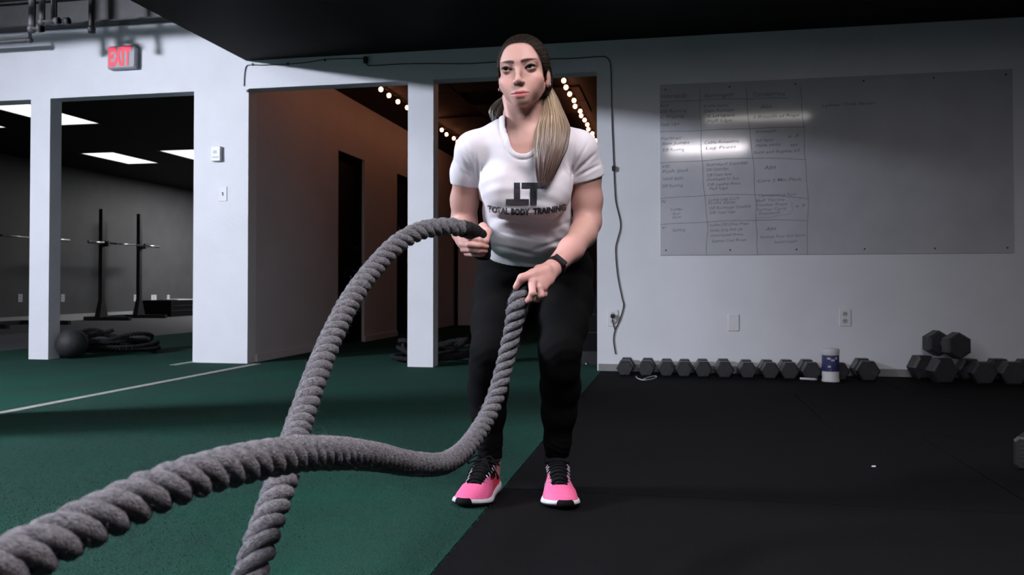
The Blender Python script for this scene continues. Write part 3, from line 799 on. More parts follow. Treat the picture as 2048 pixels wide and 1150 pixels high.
def shirt_text(txt, u0, u1, vt, hpx, bold):
    V, Fc = text_mesh(txt, 1.0, bold)
    A = np.array(V); x0, x1 = A[:, 0].min(), A[:, 0].max(); y0, y1 = A[:, 1].min(), A[:, 1].max()
    bm = bmesh.new(); vs_ = [bm.verts.new((a, b, 0)) for a, b in V]
    for f in Fc:
        try: bm.faces.new([vs_[i] for i in f])
        except ValueError: pass
    bmesh.ops.triangulate(bm, faces=bm.faces)
    bmesh.ops.subdivide_edges(bm, edges=[e for e in bm.edges if e.calc_length() > .12], cuts=1, use_grid_fill=False)
    mb = MB(); idx = {}; out = []
    for v in bm.verts:
        u = u0 + (v.co.x - x0) / (x1 - x0) * (u1 - u0)
        top = vt - ((u - 1047) / 80) ** 2 * 8.5
        h = shirt_hit(u, top + (y1 - v.co.y) / (y1 - y0) * hpx)
        idx[v] = len(out); out.append(local(h) if h is not None else None)
    fs = [tuple(idx[v] for v in f.verts) for f in bm.faces]
    fs = [f for f in fs if all(out[i] is not None for i in f)]
    mb.add([o if o is not None else (0, 0, 0) for o in out], fs)
    bm.free()
    mb.build('print_lettering', 'print_black', shirt, True)
shirt_text('TOTAL', 975, 1018, 417, 13.5, .048)
shirt_text('BODY', 1022, 1060, 417, 14, .062)
shirt_text('TRAINING', 1066, 1132, 417, 13.5, .048)

# ---- leggings
def build_leggings():
    F = Field(axis([(-.14, .28, .0042)]), axis([(2.26, 2.76, .0045)]), axis([(.075, .76, .0048)]), .05)
    add_torso(F, .0015, 0, 5, .02)
    for k in LEGS:
        P, R = js(LEGS[k], .001); F.path(P, R, .022)
    F.ell(LC(1022, 545, 2.66), (.085, .085, .085), .03); F.ell(LC(1118, 545, 2.66), (.085, .085, .085), .03)
    X, Y, Z = (F.ax[0][:, None, None], F.ax[1][None, :, None], F.ax[2][None, None, :])
    kn = np.exp(-((Z - .43) / .05) ** 2); an = np.exp(-((Z - .13) / .035) ** 2)
    F.D += kn * .0007 * np.sin(Z * 210 + 6 * np.sin(X * 30)) + an * .0012 * np.sin(Z * 330 + 4 * np.sin(X * 50))
    F.D += np.exp(-((Z - .60) / .06) ** 2) * -.0009 * np.sin(Z * 140 + X * 60 * np.sign(X - .06))
    F.D = np.maximum(F.D, .102 - Z)
    F.D = np.maximum(F.D, Z - .745)
    V, Q = F.mesh(); V = relax(V, Q, 1, .5)
    o = np_mesh('leggings', local(V), Q, 'leggings', person)
    o['label'] = 'tight black full-length leggings'
    return o
build_leggings()

# ---- hair: pulled-back cap
HB, HD, HT = np.array([.40, .31, .20]), np.array([.007, .0042, .0032]), np.array([.042, .025, .017])
def build_hair():
    lo, hi = HC - .14, HC + .14
    F = Field(axis([(lo[0], hi[0], .0020)]), axis([(lo[1], hi[1], .0022)]), axis([(lo[2] + .02, hi[2], .0020)]), .04)
    e = lambda c, r, k=.02, m='u': F.ell(H(*c), np.array(r) * HS, k, m, EH)
    e((0, -.014, .030), (.0715, .0955, .0795)); e((0, .036, .034), (.0555, .051, .0525), .022)
    e((0, -.05, -.03), (.054, .055, .06), .03)
    for s in (-1, 1):
        e((s * .058, .008, .010), (.0125, .035, .030), .015)
        e((s * .055, -.030, -.020), (.019, .035, .035), .02)
    X, Y, Z = (F.ax[0][:, None, None], F.ax[1][None, :, None], F.ax[2][None, None, :])
    x, y, z = [((X - HC[0]) * E[0] + (Y - HC[1]) * E[1] + (Z - HC[2]) * E[2]) / HS for E in EH]
    ang = np.arctan2(z + .03, np.abs(x) + .02 + 0 * z)
    F.D += .00028 * np.sin(ang * 94 + 3 * np.sin(y * 40)) + .00025 * np.sin(ang * 151 + y * 60)
    # face opening: rounded superellipse in front
    fx = np.abs(x) / (.0530 + .010 * np.clip((.045 - z) / .06, 0, 1)); fz = np.abs(z + .030) / .0965
    face = (fx ** 3.2 + fz ** 3.2) ** (1 / 3.2) - 1
    face = np.maximum(face * .06, -(y - .012 - .15 * np.abs(x) - .25 * np.clip(z, 0, 1)))
    F.D = -smin(-F.D, face, .006)
    # ears stay free, nape ends
    F.D = np.maximum(F.D, -(np.sqrt((np.abs(x) - .070) ** 2 * .6 + (y + .002) ** 2 + (z + .017) ** 2 * .55) - .021))
    F.D = np.maximum(F.D, -(z + .075))
    V, Q = F.mesh(); V = relax(V, Q, 1, .4)
    q = (V - HC) @ EH.T / HS
    n = .5 + .5 * np.sin(np.arctan2(q[:, 2] + .03, np.abs(q[:, 0]) + .02) * 60 + np.sin(q[:, 1] * 50) * 2)
    C = HD[None] * (1 - n[:, None] * .6) + HT[None] * (n[:, None] * .6) * .55
    o = np_mesh('hair', local(V), Q, 'hair_cap', person)
    vcol(o, 'tint', C)
    o['label'] = 'dark brown hair pulled back tight, turning blonde in the ponytail'
    return o
hair = build_hair()
def strands(name, ctr, wid, dep, n, r, seed, c0, c1, c2, parent, free=.25):
    """bundle of hair strands: centre line, half widths across, half depths; sections vary along"""
    g = np.random.default_rng(seed); K = 26
    C = spline(ctr, K); W = np.interp(np.linspace(0, 1, K), np.linspace(0, 1, len(wid)), wid); Dp = np.interp(np.linspace(0, 1, K), np.linspace(0, 1, len(dep)), dep)
    Vs, Fs, Cs = [], [], []; nn = 5
    for i in range(n):
        a = g.uniform(0, 2 * math.pi); q = math.sqrt(g.uniform(.15, 1))
        a2 = a + g.normal(0, free); end = K - int(abs(g.normal(0, 3.2)))
        tone = g.uniform(0, 1); shift = g.normal(0, .10); wob = g.uniform(0, 6.28); wa = g.uniform(.0, .0022)
        P = []
        for k in range(end):
            t = k / (K - 1); aa = a + (a2 - a) * t
            P.append(C[k] + np.array([math.cos(aa) * q * W[k] + wa * math.sin(t * 9 + wob), math.sin(aa) * q * Dp[k], 0]))
        P = np.array(P); m = len(P); base = len(Vs) * 0
        T = np.gradient(P, axis=0); T /= np.linalg.norm(T, axis=1)[:, None]
        A = np.cross(T, [0, 1, 0.0]); A /= np.linalg.norm(A, axis=1)[:, None]; B = np.cross(T, A)
        rr = r * g.uniform(.6, 1.3) * np.clip(np.minimum(1.0, (m - 1 - np.arange(m)) / 5.0), .12, 1)
        th = np.arange(nn) * 2 * math.pi / nn
        ring = P[:, None, :] + (A[:, None, :] * np.cos(th)[None, :, None] + B[:, None, :] * np.sin(th)[None, :, None] * .7) * rr[:, None, None]
        b = sum(len(v) for v in Vs)
        Vs.append(ring.reshape(-1, 3))
        ii = np.arange(m - 1)[:, None] * nn; jj = np.arange(nn)[None, :]; j2 = (jj + 1) % nn
        Fs.append((np.stack([ii + jj, ii + j2, ii + nn + j2, ii + nn + jj], -1).reshape(-1, 4)) + b)
        t = np.clip(np.arange(m) / (K - 1) + shift, 0, 1)[:, None]
        col = np.where(t < .3, c0 + (c1 - c0) * (t / .3), c1 + (c2 - c1) * np.clip((t - .3) / .45, 0, 1))
        col = col * (.45 + .95 * tone)
        Cs.append(np.repeat(col, nn, 0))
    o = np_mesh(name, local(np.concatenate(Vs)), np.concatenate(Fs), 'hair_strand', parent)
    vcol(o, 'tint', np.concatenate(Cs))
    return o
pony = strands('ponytail', pts([(1075, 150, 2.395), (1094, 178, 2.36), (1104, 215, 2.315), (1106, 255, 2.262), (1101, 295, 2.236), (1094, 330, 2.225), (1086, 372, 2.222)]),
               [.013, .015, .026, .047, .046, .034, .016], [.014, .014, .017, .018, .015, .012, .006], 950, .00135, 3,
               np.array([.15, .105, .072]), np.array([.40, .295, .200]), np.array([.085, .048, .040]), hair, .35)
pony['kind'] = 'stuff'; pony['label'] = 'blonde ponytail falling over the shoulder'
wisp = strands('ponytail', pts([(1020, 190, 2.42), (1003, 205, 2.42), (992, 222, 2.41), (990, 242, 2.40)]), [.012, .020, .020, .010], [.012, .014, .012, .01], 130, .0016, 5,
               np.array([.05, .04, .03]), np.array([.09, .07, .055]), np.array([.07, .055, .045]), hair, .3)
wisp['kind'] = 'stuff'

# ---- wrist band
def wristband():
    c = LC(1110, 534, 2.185); ax_ = LC(1108, 532, 2.175) - LC(1130, 510, 2.235); ax_ /= np.linalg.norm(ax_)
    up = np.array([.7, -.4, -.6]); up -= ax_ * (up @ ax_); up /= np.linalg.norm(up); sd = np.cross(ax_, up)
    rings = []; n = 28
    for k, (dx, rr) in enumerate(((-.009, .0252), (-.009, .0282), (.009, .0282), (.009, .0252))):
        rings.append([tuple(local(c + ax_ * dx + (up * math.cos(2 * math.pi * j / n) + sd * math.sin(2 * math.pi * j / n)) * rr)) for j in range(n)])
    rings.append(rings[0])
    b = MB().loft(rings, False, False).build('wristband', 'strap', person, True)
    fc = -sd if (-sd)[1] < 0 else sd
    f2 = np.array([.05, -1, .2]); f2 -= ax_ * (f2 @ ax_); f2 /= np.linalg.norm(f2); s2 = np.cross(ax_, f2)
    mb = MB(); R = []
    for h, s in ((.026, 1), (.0302, 1), (.0314, .85)):
        R.append([tuple(local(c + f2 * h + ax_ * .0098 * s * a_ + s2 * .019 * s * b_)) for a_, b_ in ((-1, -.85), (-.7, -1), (.7, -1), (1, -.85), (1, .85), (.7, 1), (-.7, 1), (-1, .85))])
    mb.loft(R).build('tracker_case', 'strap_glass', b)
    b['label'] = 'black fitness band on the wrist'
wristband()
# ================================================================== trainers (parts of the person)
def pink_mat():
    m = mat('shoe_pink', (.80, .115, .30), .7, (.86, .17, .38), 30, 0, spec=.3)
    nt = m.node_tree; b = nt.nodes['Principled BSDF']
    tc = nt.nodes.new('ShaderNodeTexCoord'); vo = nt.nodes.new('ShaderNodeTexVoronoi'); vo.inputs['Scale'].default_value = 420
    cr = nt.nodes.new('ShaderNodeValToRGB'); cr.color_ramp.elements[0].position = .18; cr.color_ramp.elements[1].position = .34
    cr.color_ramp.elements[0].color = (.50, .05, .13, 1); cr.color_ramp.elements[1].color = (.80, .135, .31, 1)
    nt.links.new(tc.outputs['Object'], vo.inputs['Vector']); nt.links.new(vo.outputs['Distance'], cr.inputs[0]); nt.links.new(cr.outputs[0], b.inputs['Base Color'])
pink_mat()
mat('shoe_coral', (.80, .07, .12), .6, (.55, .03, .05), 60, 0)
mat('shoe_black', (.005, .005, .006), .85, (.009, .009, .011), 160, .4, 300, spec=.12)
mat('sole_white', (.62, .62, .66), .5, (.56, .56, .62), 20, .1, 60)
mat('outsole', (.004, .004, .0045), .8, spec=.15)
mat('lace', (.0045, .0045, .005), .85, (.008, .008, .009), 200, spec=.1)
mat('reflect', (.42, .40, .48), .35)
def build_shoe(label, flip, bow):
    """shoe-local: y from heel (0) to toe (.245), x across, z up"""
    yy = [0, .006, .02, .045, .08, .115, .145, .175, .20, .222, .236, .243]
    ww = [.012, .022, .0295, .033, .0325, .0365, .043, .0480, .0480, .0415, .030, .018]
    hh = [.084, .090, .094, .092, .090, .086, .075, .060, .048, .040, .033, .026]
    off = [0, 0, 0, 0, .001, .002, .003, .003, .002, -.001, -.004, -.006]
    N = 22
    def W(t): return np.interp(t, yy, ww)
    def Hh(t): return np.interp(t, yy, hh)
    def O(t): return np.interp(t, yy, off) * flip
    ts = np.concatenate([np.linspace(0, .02, 5)[:-1], np.linspace(.02, .20, 22)[:-1], np.linspace(.20, .243, 10)])
    def surf(t, a, e=0.0):
        """a 0..pi across the top"""
        w, h = W(t) * .97 + e, Hh(t) + e; z0 = .012
        p = .62 if t > .12 else .5
        c, s = math.cos(a), math.sin(a)
        return (O(t) + w * math.copysign(abs(c) ** .75, c) * (1 - .38 * s ** 2 * (1 if t < .17 else .4)), t, z0 + (h - z0) * s ** p)
    mb = MB(); rings = [[surf(t, math.pi * i / N) for i in range(N + 1)] for t in ts]
    mb.loft(rings, True, True, closed=False)
    up = mb.build('shoe', 'shoe_pink', person, True)
    up['label'] = label
    me = up.data; me.materials.append(M['shoe_black']); me.materials.append(M['shoe_coral'])
    for p in me.polygons:
        c = p.center; x = abs(c.x - O(c.y)); 
        thr = .186 - .02 * (x / .03) ** 2
        if c.y < .06 and c.z > .050 - .2 * (c.y - .03): p.material_index = 1
        elif c.y < thr and x < np.interp(c.y, [.05, .1, .175], [.029, .027, .020]) and c.z > Hh(c.y) * .62: p.material_index = 1
        elif c.y < .118 and c.z > .046 + .014 * abs(math.sin(c.y * 70)): p.material_index = 1
        elif c.y < .118: p.material_index = 2
    # midsole with flare, toe bumper, outsole
    def outline(e, y0=-.004, z=0):
        P = []
        tt = np.concatenate([[0], .245 * (1 - np.cos(np.linspace(.12, math.pi - .12, 30))) / 2, [.245]])
        for t in tt: P.append((O(t) + (np.interp(t, yy, ww) + e) * (1 if 0 < t < .245 else .55), t + (y0 if t == 0 else 0) + (.004 if t == .245 else 0), z))
        for t in tt[::-1]: P.append((O(t) - (np.interp(t, yy, ww) + e) * (1 if 0 < t < .245 else .55), t + (y0 if t == 0 else 0) + (.004 if t == .245 else 0), z))
        return P
    def zz(P, f): return [(x, y, f(y)) for x, y, z in P]
    lift = lambda y: np.interp(y, [0, .02, .17, .245], [.003, 0, 0, .010])
    MB().loft([zz(outline(.000), lambda y: lift(y) + .004), zz(outline(.005), lambda y: lift(y) + .007), zz(outline(.0035), lambda y: lift(y) + np.interp(y, [0, .1, .245], [.024, .014, .011])),
               zz(outline(.001), lambda y: lift(y) + np.interp(y, [0, .1, .245], [.031, .020, .016]))]).build('midsole', 'sole_white', up, True)
    MB().loft([zz(outline(-.003), lambda y: lift(y) * .9), zz(outline(.002), lambda y: lift(y) + .001), zz(outline(.002), lambda y: lift(y) + .0045)]).build('outsole', 'outsole', up, True)
    R = []
    for k, (e, z) in enumerate(((.0, -.001), (.004, .002), (.0045, .007), (.0025, .012), (-.003, .0155))):
        ring = []
        for i in range(9):
            a = math.radians(90 + (i - 4) * 11)
            x = .024 * math.cos(a) / math.cos(math.radians(46)) * (1, 1, .98, .90, .70)[k]
            ring.append((O(.243) + x, .2505 + e * .7 - 26 * (x * x) * .62, z * 1.15 + .0115))
        R.append(ring)
    back = [[(x, y - .012, z) for x, y, z in r] for r in R]
    mb = MB(); mb.loft(R, False, False, closed=False); mb.loft(back, False, False, closed=False)
    mb.build('toe_bumper', 'outsole', up, True)
    # tongue and collar
    tg = []
    for t in np.linspace(.184, .046, 13):
        tg.append([(O(t) + q * np.interp(t, [.05, .175], [.027, .021]), t, surf(t, math.pi / 2)[2] + .004 * (1 - q * q) + np.interp(t, [.05, .08, .175], [.012, .006, .001]) - .006 * q * q) for q in np.linspace(-1, 1, 9)])
    mb = MB(); mb.loft(tg, False, False, closed=False); mb.loft([[(x, y, z - .004) for x, y, z in r] for r in tg], False, False, closed=False)
    tong = mb.build('tongue', 'shoe_black', up, True)
    MB().cbox((O(.055) + .003, .052, .109), (.011, .003, .007)).build('tongue_label', 'reflect', tong)
    ring = [(O(t) + x, t, z) for t, x, z in [(.004, 0, .098)] + [(.03, .026, .098), (.055, .029, .094), (.075, .027, .094), (.088, .0, .103), (.075, -.027, .094), (.055, -.029, .094), (.03, -.026, .098), (.004, 0, .098)]]
    cs = spline(ring, 40); MB().tube([tuple(q) for q in cs], .0068, 8, False).build('collar', 'shoe_black', up, True)
    for i, t in enumerate(np.linspace(.172, .085, 7)):
        z = surf(t, math.pi / 2)[2] + np.interp(t, [.08, .158], [.011, .006]); w = np.interp(t, [.08, .16], [.027, .023]); s = 1 if i % 2 else -1
        MB().tube([(O(t) - w, t + .004 * s, z - .011), (O(t) - w * .5, t, z - .001), (O(t), t - .001 * s, z + .001), (O(t) + w * .5, t, z - .001), (O(t) + w, t - .004 * s, z - .011)], .0033, 6).build('lace', 'lace', up, True)
        for sd in (-1, 1):
            MB().tube([(O(t) + sd * (w - .001), t, z - .010), (O(t) + sd * (w + .007), t + .004, z - .020)], .0016, 5).build('lace_loop', 'reflect', up, True)
    z = .103
    for sd in ((-1, 1) if bow > .9 else ()):
        b = spline([(O(.08), .082, z), (sd * .018, .093, z + .014 * bow), (sd * .040, .098, z + .010 * bow - .01), (sd * .047, .090, z - .012), (sd * .028, .088, z - .004), (O(.08), .083, z)], 18)
        MB().tube([tuple(q) for q in b], .0021, 6).build('lace_bow', 'lace', up, True)
        b = spline([(O(.08), .084, z), (sd * .016, .105, z - .004), (sd * .030, .120, z - .022), (sd * .037, .128, z - .045)], 12)
        MB().tube([tuple(q) for q in b], .0020, 6).build('lace_end', 'lace', up, True)
    MB().sphere((O(.08), .083, z), .006, 8, 6).build('lace_knot', 'lace', up, True)
    return up
def place_shoe(o, toe, heel):
    t = np.array([(toe[0] - 1024) / FPX * toe[2], toe[2]]); h = np.array([(heel[0] - 1024) / FPX * heel[2], heel[2]])
    d = t - h; ang = math.atan2(-d[0], d[1])
    o.location = (h[0] - OX, h[1] - OY, 0)
    o.rotation_euler = (0, 0, ang)
    o.scale = (1.04, np.linalg.norm(d) / .247, 1.0)
sh1 = build_shoe('pink trainer on the black rubber mat', 1, .6); place_shoe(sh1, (1126, 0, 2.275), (1111, 0, 2.53))
sh2 = build_shoe('pink trainer turned outwards on the green turf', -1, 1.0); place_shoe(sh2, (931, 0, 2.295), (986, 0, 2.52))
# ================================================================== battle ropes
mat('rope', (.145, .140, .155), .95, (.26, .25, .275), 170, .9, 420, spec=.1, detail=8)
mat('rope_dark', (.02, .02, .022), .95, (.036, .036, .039), 120, .8, 300, spec=.1)
mat('tape', (.003, .003, .0035), .6, (.006, .006, .007), 60, .3, 120, spec=.2)
def frames(P):
    T = np.gradient(P, axis=0); T /= np.linalg.norm(T, axis=1)[:, None]
    A = np.zeros_like(T); a = np.array([0.1, .2, 1.0])
    for i in range(len(P)):
        a = a - T[i] * (a @ T[i]); a /= np.linalg.norm(a); A[i] = a
    return T, A, np.cross(T, A)
def resample(P, step):
    s = np.concatenate([[0], np.cumsum(np.linalg.norm(np.diff(P, axis=0), axis=1))])
    n = int(s[-1] / step) + 1; t = np.linspace(0, s[-1], n)
    return np.stack([np.interp(t, s, P[:, i]) for i in range(3)], 1), t
def make_rope(name, ctrl, R, label, cat_, pitch, m='rope', nst=3, step=.0035, n=9, taper=None, parent=None, group=None, ph0=0.0, origin=None):
    P = spline(ctrl, 60 * len(ctrl)); P, s = resample(P, step); P2 = P.copy()
    for _ in range(6): P2[1:-1] = (P2[:-2] + 2 * P2[1:-1] + P2[2:]) / 4
    P = P2; T, A, B = frames(P)
    o = parent or thing(name, label, cat_, tuple(origin if origin is not None else P[len(P) // 2] * [1, 1, 0]), 0, group)
    org = np.array(o.location)
    k = np.ones(len(P)) if taper is None else np.array([taper(q) for q in s])
    g = np.random.default_rng(len(P))
    for j in range(nst):
        ph = 2 * math.pi * (s / pitch + j / nst) + ph0
        rc = R * .56 * k
        C = P + (A * np.cos(ph)[:, None] + B * np.sin(ph)[:, None]) * rc[:, None]
        t2, a2, b2 = frames(C)
        out = (C - P) / rc[:, None]
        a2 = out - t2 * np.sum(out * t2, 1)[:, None]; a2 /= np.linalg.norm(a2, axis=1)[:, None]; b2 = np.cross(t2, a2)
        th = np.arange(n) * 2 * math.pi / n
        lump = 1 + .05 * np.sin(s * 61 + j * 2) + .04 * g.normal(size=len(s))
        ra, rb = R * .44 * k * lump, R * .45 * k * lump
        V = C[:, None] + a2[:, None] * (np.cos(th)[None, :, None] * ra[:, None, None]) + b2[:, None] * (np.sin(th)[None, :, None] * rb[:, None, None])
        q = len(P); ii = np.arange(q - 1)[:, None] * n; jj = np.arange(n)[None]; j2 = (jj + 1) % n
        Fq = np.stack([ii + jj, ii + j2, ii + n + j2, ii + n + jj], -1).reshape(-1, 4)
        np_mesh('strand', V.reshape(-1, 3) - org, Fq, m, o)
    return o, P, s, T, A, B
def fuzz(o, P, s, T, A, B, R, dens, seed, m, lo=0, hi=None):
    """loose fibres standing off the surface: uncountable"""
    g = np.random.default_rng(seed); L = s[-1] if hi is None else hi; n = int((L - lo) * dens)
    i = np.searchsorted(s, g.uniform(lo, L, n)).clip(0, len(P) - 1); a = g.uniform(0, 2 * math.pi, n)
    rad = A[i] * np.cos(a)[:, None] + B[i] * np.sin(a)[:, None]
    ln = g.exponential(.0030, n).clip(.001, .016)[:, None]
    dirn = rad * g.uniform(.3, 1, (n, 1)) + g.normal(0, .5, (n, 3)); dirn /= np.linalg.norm(dirn, axis=1)[:, None]
    p0 = P[i] + rad * R * .90; side = np.cross(dirn, g.normal(size=(n, 3))); side /= np.linalg.norm(side, axis=1)[:, None]
    w = .00022; V = np.stack([p0 - side * w, p0 + side * w, p0 + dirn * ln + rad * R * .08], 1).reshape(-1, 3) - np.array(o.location)
    f = np_mesh('fibre_fuzz', V, np.arange(n * 3).reshape(-1, 3), m, o, False); f['kind'] = 'stuff'
def W3(u, v, d): return np.array(LCw(LC(u, v, d)))
def Wl(x, y, z): return np.array(LCw(np.array([x, y, z])))
RR = .0238
ctrlA = [W3(*q) for q in [(964, 514, 2.170), (966, 497, 2.160), (963, 480, 2.150), (948, 465, 2.13), (915, 455, 2.10), (872, 455, 2.06), (828, 467, 2.0), (786, 495, 1.94), (745, 539, 1.87), (706, 593, 1.77), (670, 660, 1.66), (645, 716, 1.58), (623, 775, 1.50),
        (602, 839, 1.42), (582, 900, 1.32), (562, 965, 1.21), (540, 1030, 1.15), (517, 1100, 1.10), (494, 1170, 1.07), (470, 1250, 1.05)]] + [Wl(-.40, 1.02, .09), Wl(-.45, .95, .028), Wl(-.52, .70, .024), Wl(-.60, .2, .024), Wl(-.6, -.6, .024)]
ctrlB = [W3(*q) for q in [(1064, 561, 2.145), (1054, 570, 2.137), (1045, 584, 2.127), (1037, 604, 2.12), (1029, 640, 2.12), (1020, 685, 2.12), (1007, 740, 2.11), (990, 797, 2.07), (965, 850, 2.0), (930, 899, 1.88), (888, 926, 1.72), (832, 929, 1.56), (765, 916, 1.37), (690, 908, 1.19),
        (600, 907, 1.05), (500, 925, .94), (400, 951, .86), (300, 988, .80), (200, 1034, .745), (100, 1084, .695), (0, 1132, .65), (-130, 1190, .60), (-330, 1280, .56)]] + [Wl(-.58, .40, .25), Wl(-.66, .22, .06), Wl(-.72, .02, .024), Wl(-.8, -.6, .024)]
tp = lambda q: .72 + .28 * min(1, max(0, (q - .09) / .05))
ra = make_rope('battle_rope', ctrlA, RR, 'grey twisted battle rope arching up to the fist beside the white pillar', 'rope', .080, taper=tp, group='battle ropes in use')
fuzz(*ra, RR, 2600, 3, 'rope', .1, 3.2)
tp2 = lambda q: (.74 + .46 * min(1, max(0, (q - .03) / .03))) if q < .09 else 1.2 - .2 * min(1, (q - .09) / .06)
rb = make_rope('battle_rope', ctrlB, RR, 'grey twisted battle rope held low, sweeping close to the camera across the front', 'rope', .080, taper=tp2, group='battle ropes in use', ph0=1.0)
fuzz(*rb, RR, 2600, 4, 'rope', .06, 2.6)
def tape(r, a, b, rad, name='tape'):
    o, P, s = r[0], r[1], r[2]; i0, i1 = np.searchsorted(s, [a, b])
    idx = np.linspace(i0, i1, 14).astype(int)
    MB().tube([tuple(P[i] - np.array(o.location)) for i in idx], [rad * (1 + .06 * (k % 2)) for k in range(14)], 16).build(name, 'tape', o, True)
tape(ra, -.001, .118, RR * .90); tape(rb, -.001, .058, RR * .88)
# frayed end where the low rope leaves the fist
fuzz(*rb, RR * 1.12, 26000, 9, 'rope', .045, .10)
# ================================================================== exit sign, controls, outlets, cable
def bp(u, v, off=.0): return onY(u, v, YW - off)
# exit sign
pa, pb = bp(219, 94, .05), bp(266, 134, .05)
cx, cz = (pa.x + pb.x) / 2, (pa.z + pb.z) / 2; sw, shh = pb.x - pa.x + .040, pa.z - pb.z + .012
ex_s = thing('exit_sign', 'grey exit sign with lit red letters on the white wall', 'sign', (cx, YW, cz))
MB().cbox((0, -.027, 0), (sw, .054, shh), .014).build('housing', 'sign_grey', ex_s)
V_, F_ = text_mesh('EXIT', 1.0, .045)
A_ = np.array(V_); lo_, hi_ = A_.min(0), A_.max(0)
mb = MB(); mb.add([(-sw / 2 + .016 + (x - lo_[0]) / (hi_[0] - lo_[0]) * (sw - .050), -.0565, -shh / 2 + .018 + (y - lo_[1]) / (hi_[1] - lo_[1]) * (shh - .030)) for x, y in V_], F_)
mb.build('lettering', 'exit_red', ex_s)
MB().tube([(-sw / 2 + .012, -.045, -shh / 2), (-sw / 2 + .012, -.045, -shh / 2 - .006)], .004, 8).build('test_lamp', 'exit_red', ex_s)
# thermostat and switch
p = bp(435, 308); t = thing('thermostat', 'small white thermostat box on the wide corner post', 'thermostat', (p.x, YW, p.z))
MB().cbox((0, -.016, 0), (.082, .032, .118), .006).build('housing', 'plastic_white', t)
MB().cbox((-.004, -.033, .012), (.030, .002, .024)).build('display', 'plastic_grey', t)
MB().cbox((0, -.033, -.030), (.05, .003, .012)).build('lever_slot', 'plastic_grey', t)
p = bp(446, 388); t = thing('light_switch', 'white light switch plate below the thermostat', 'light switch', (p.x, YW, p.z))
MB().cbox((0, -.003, 0), (.072, .006, .116), .004).build('plate', 'plastic_white', t)
MB().cbox((0, -.007, 0), (.012, .003, .026)).build('toggle_slot', 'slot', t)
MB().cbox((0, -.012, -.004), (.008, .012, .012)).build('toggle', 'plastic_white', t)
def plate(u, v, label, kind, cat='outlet'):
    p = bp(u, v); t = thing('wall_outlet' if kind != 'blank' else 'wall_plate', label, cat, (p.x, YW, p.z))
    MB().cbox((0, -.003, 0), (.074, .006, .118), .004).build('plate', 'plastic_white', t)
    if kind != 'blank':
        for s in (-1, 1):
            MB().lathe([(.017, .0), (.017, -.002)], (0, -.0065, s * .024), 16, 'y').build('socket', 'plastic_grey', t)
            for k in (-1, 1): MB().cbox((k * .006, -.0095, s * .024 + .003), (.003, .003, .010)).build('slot', 'slot', t)
    else:
        for s in (-1, 1): MB().lathe([(.003, 0), (.003, -.001)], (0, -.0065, s * .042), 8, 'y').build('screw', 'plastic_grey', t)
    return t
plate(1226, 636, 'white outlet by the doorway with a black plug in it', 'duplex')
plate(1467, 645, 'blank white wall plate under the whiteboard', 'blank', 'wall plate')
plate(1690, 635, 'white double outlet above the wipes canister', 'duplex')
# plug + cable along beam and wall
p = bp(1226, 632)
pl = thing('power_cable', 'black cable along the beam and down the wall to the outlet by the doorway', 'cable', (p.x, YW - .02, p.z))
def lp(q): return (q[0] - p.x, q[1] - YW + .02, q[2] - p.z)
path = [(488, 172), (489, 150), (492, 134), (500, 130), (530, 130), (580, 128), (620, 124), (650, 119), (700, 117), (728, 117)]
MB().tube([lp(q) for q in spline([bp(u, v, .006) for u, v in path], 60)], .0035, 6).build('cord', 'cable', pl, True)
path = [(731, 118), (735, 130), (750, 131), (800, 128), (860, 127), (940, 127), (1060, 119), (1140, 117), (1200, 113), (1214, 116), (1221, 130), (1223, 180), (1224, 250), (1227, 320), (1228, 345), (1231, 400), (1241, 448), (1235, 478), (1231, 500), (1235, 550), (1244, 596), (1247, 612), (1239, 640), (1230, 660), (1227, 680), (1231, 708)]
MB().tube([lp(q) for q in spline([bp(u, v, .006) for u, v in path], 160)], .0036, 6).build('cord', 'cable', pl, True)
MB().tube([lp(q) for q in spline([bp(1225, 633, .03), bp(1225, 640, .028), bp(1227, 650, .01), bp(1230, 660, .006)], 14)], .0035, 6).build('cord', 'cable', pl, True)
MB().cbox((0, -.004, 0), (.030, .032, .026), .005).build('plug', 'plastic_dark', pl)
for u, v, s in ((731, 120, 1.0), (1227, 337, .75)):
    q = bp(u, v, .012); MB().cbox(lp(q), (.030 * s, .024, .052 * s), .006).build('connector', 'plastic_dark', pl)
for u, v in ((505, 129), (576, 128), (650, 120), (495, 182)):
    q = bp(u, v, .006); MB().cbox(lp(q), (.012, .012, .018)).build('cable_clip', 'plastic_dark', pl)

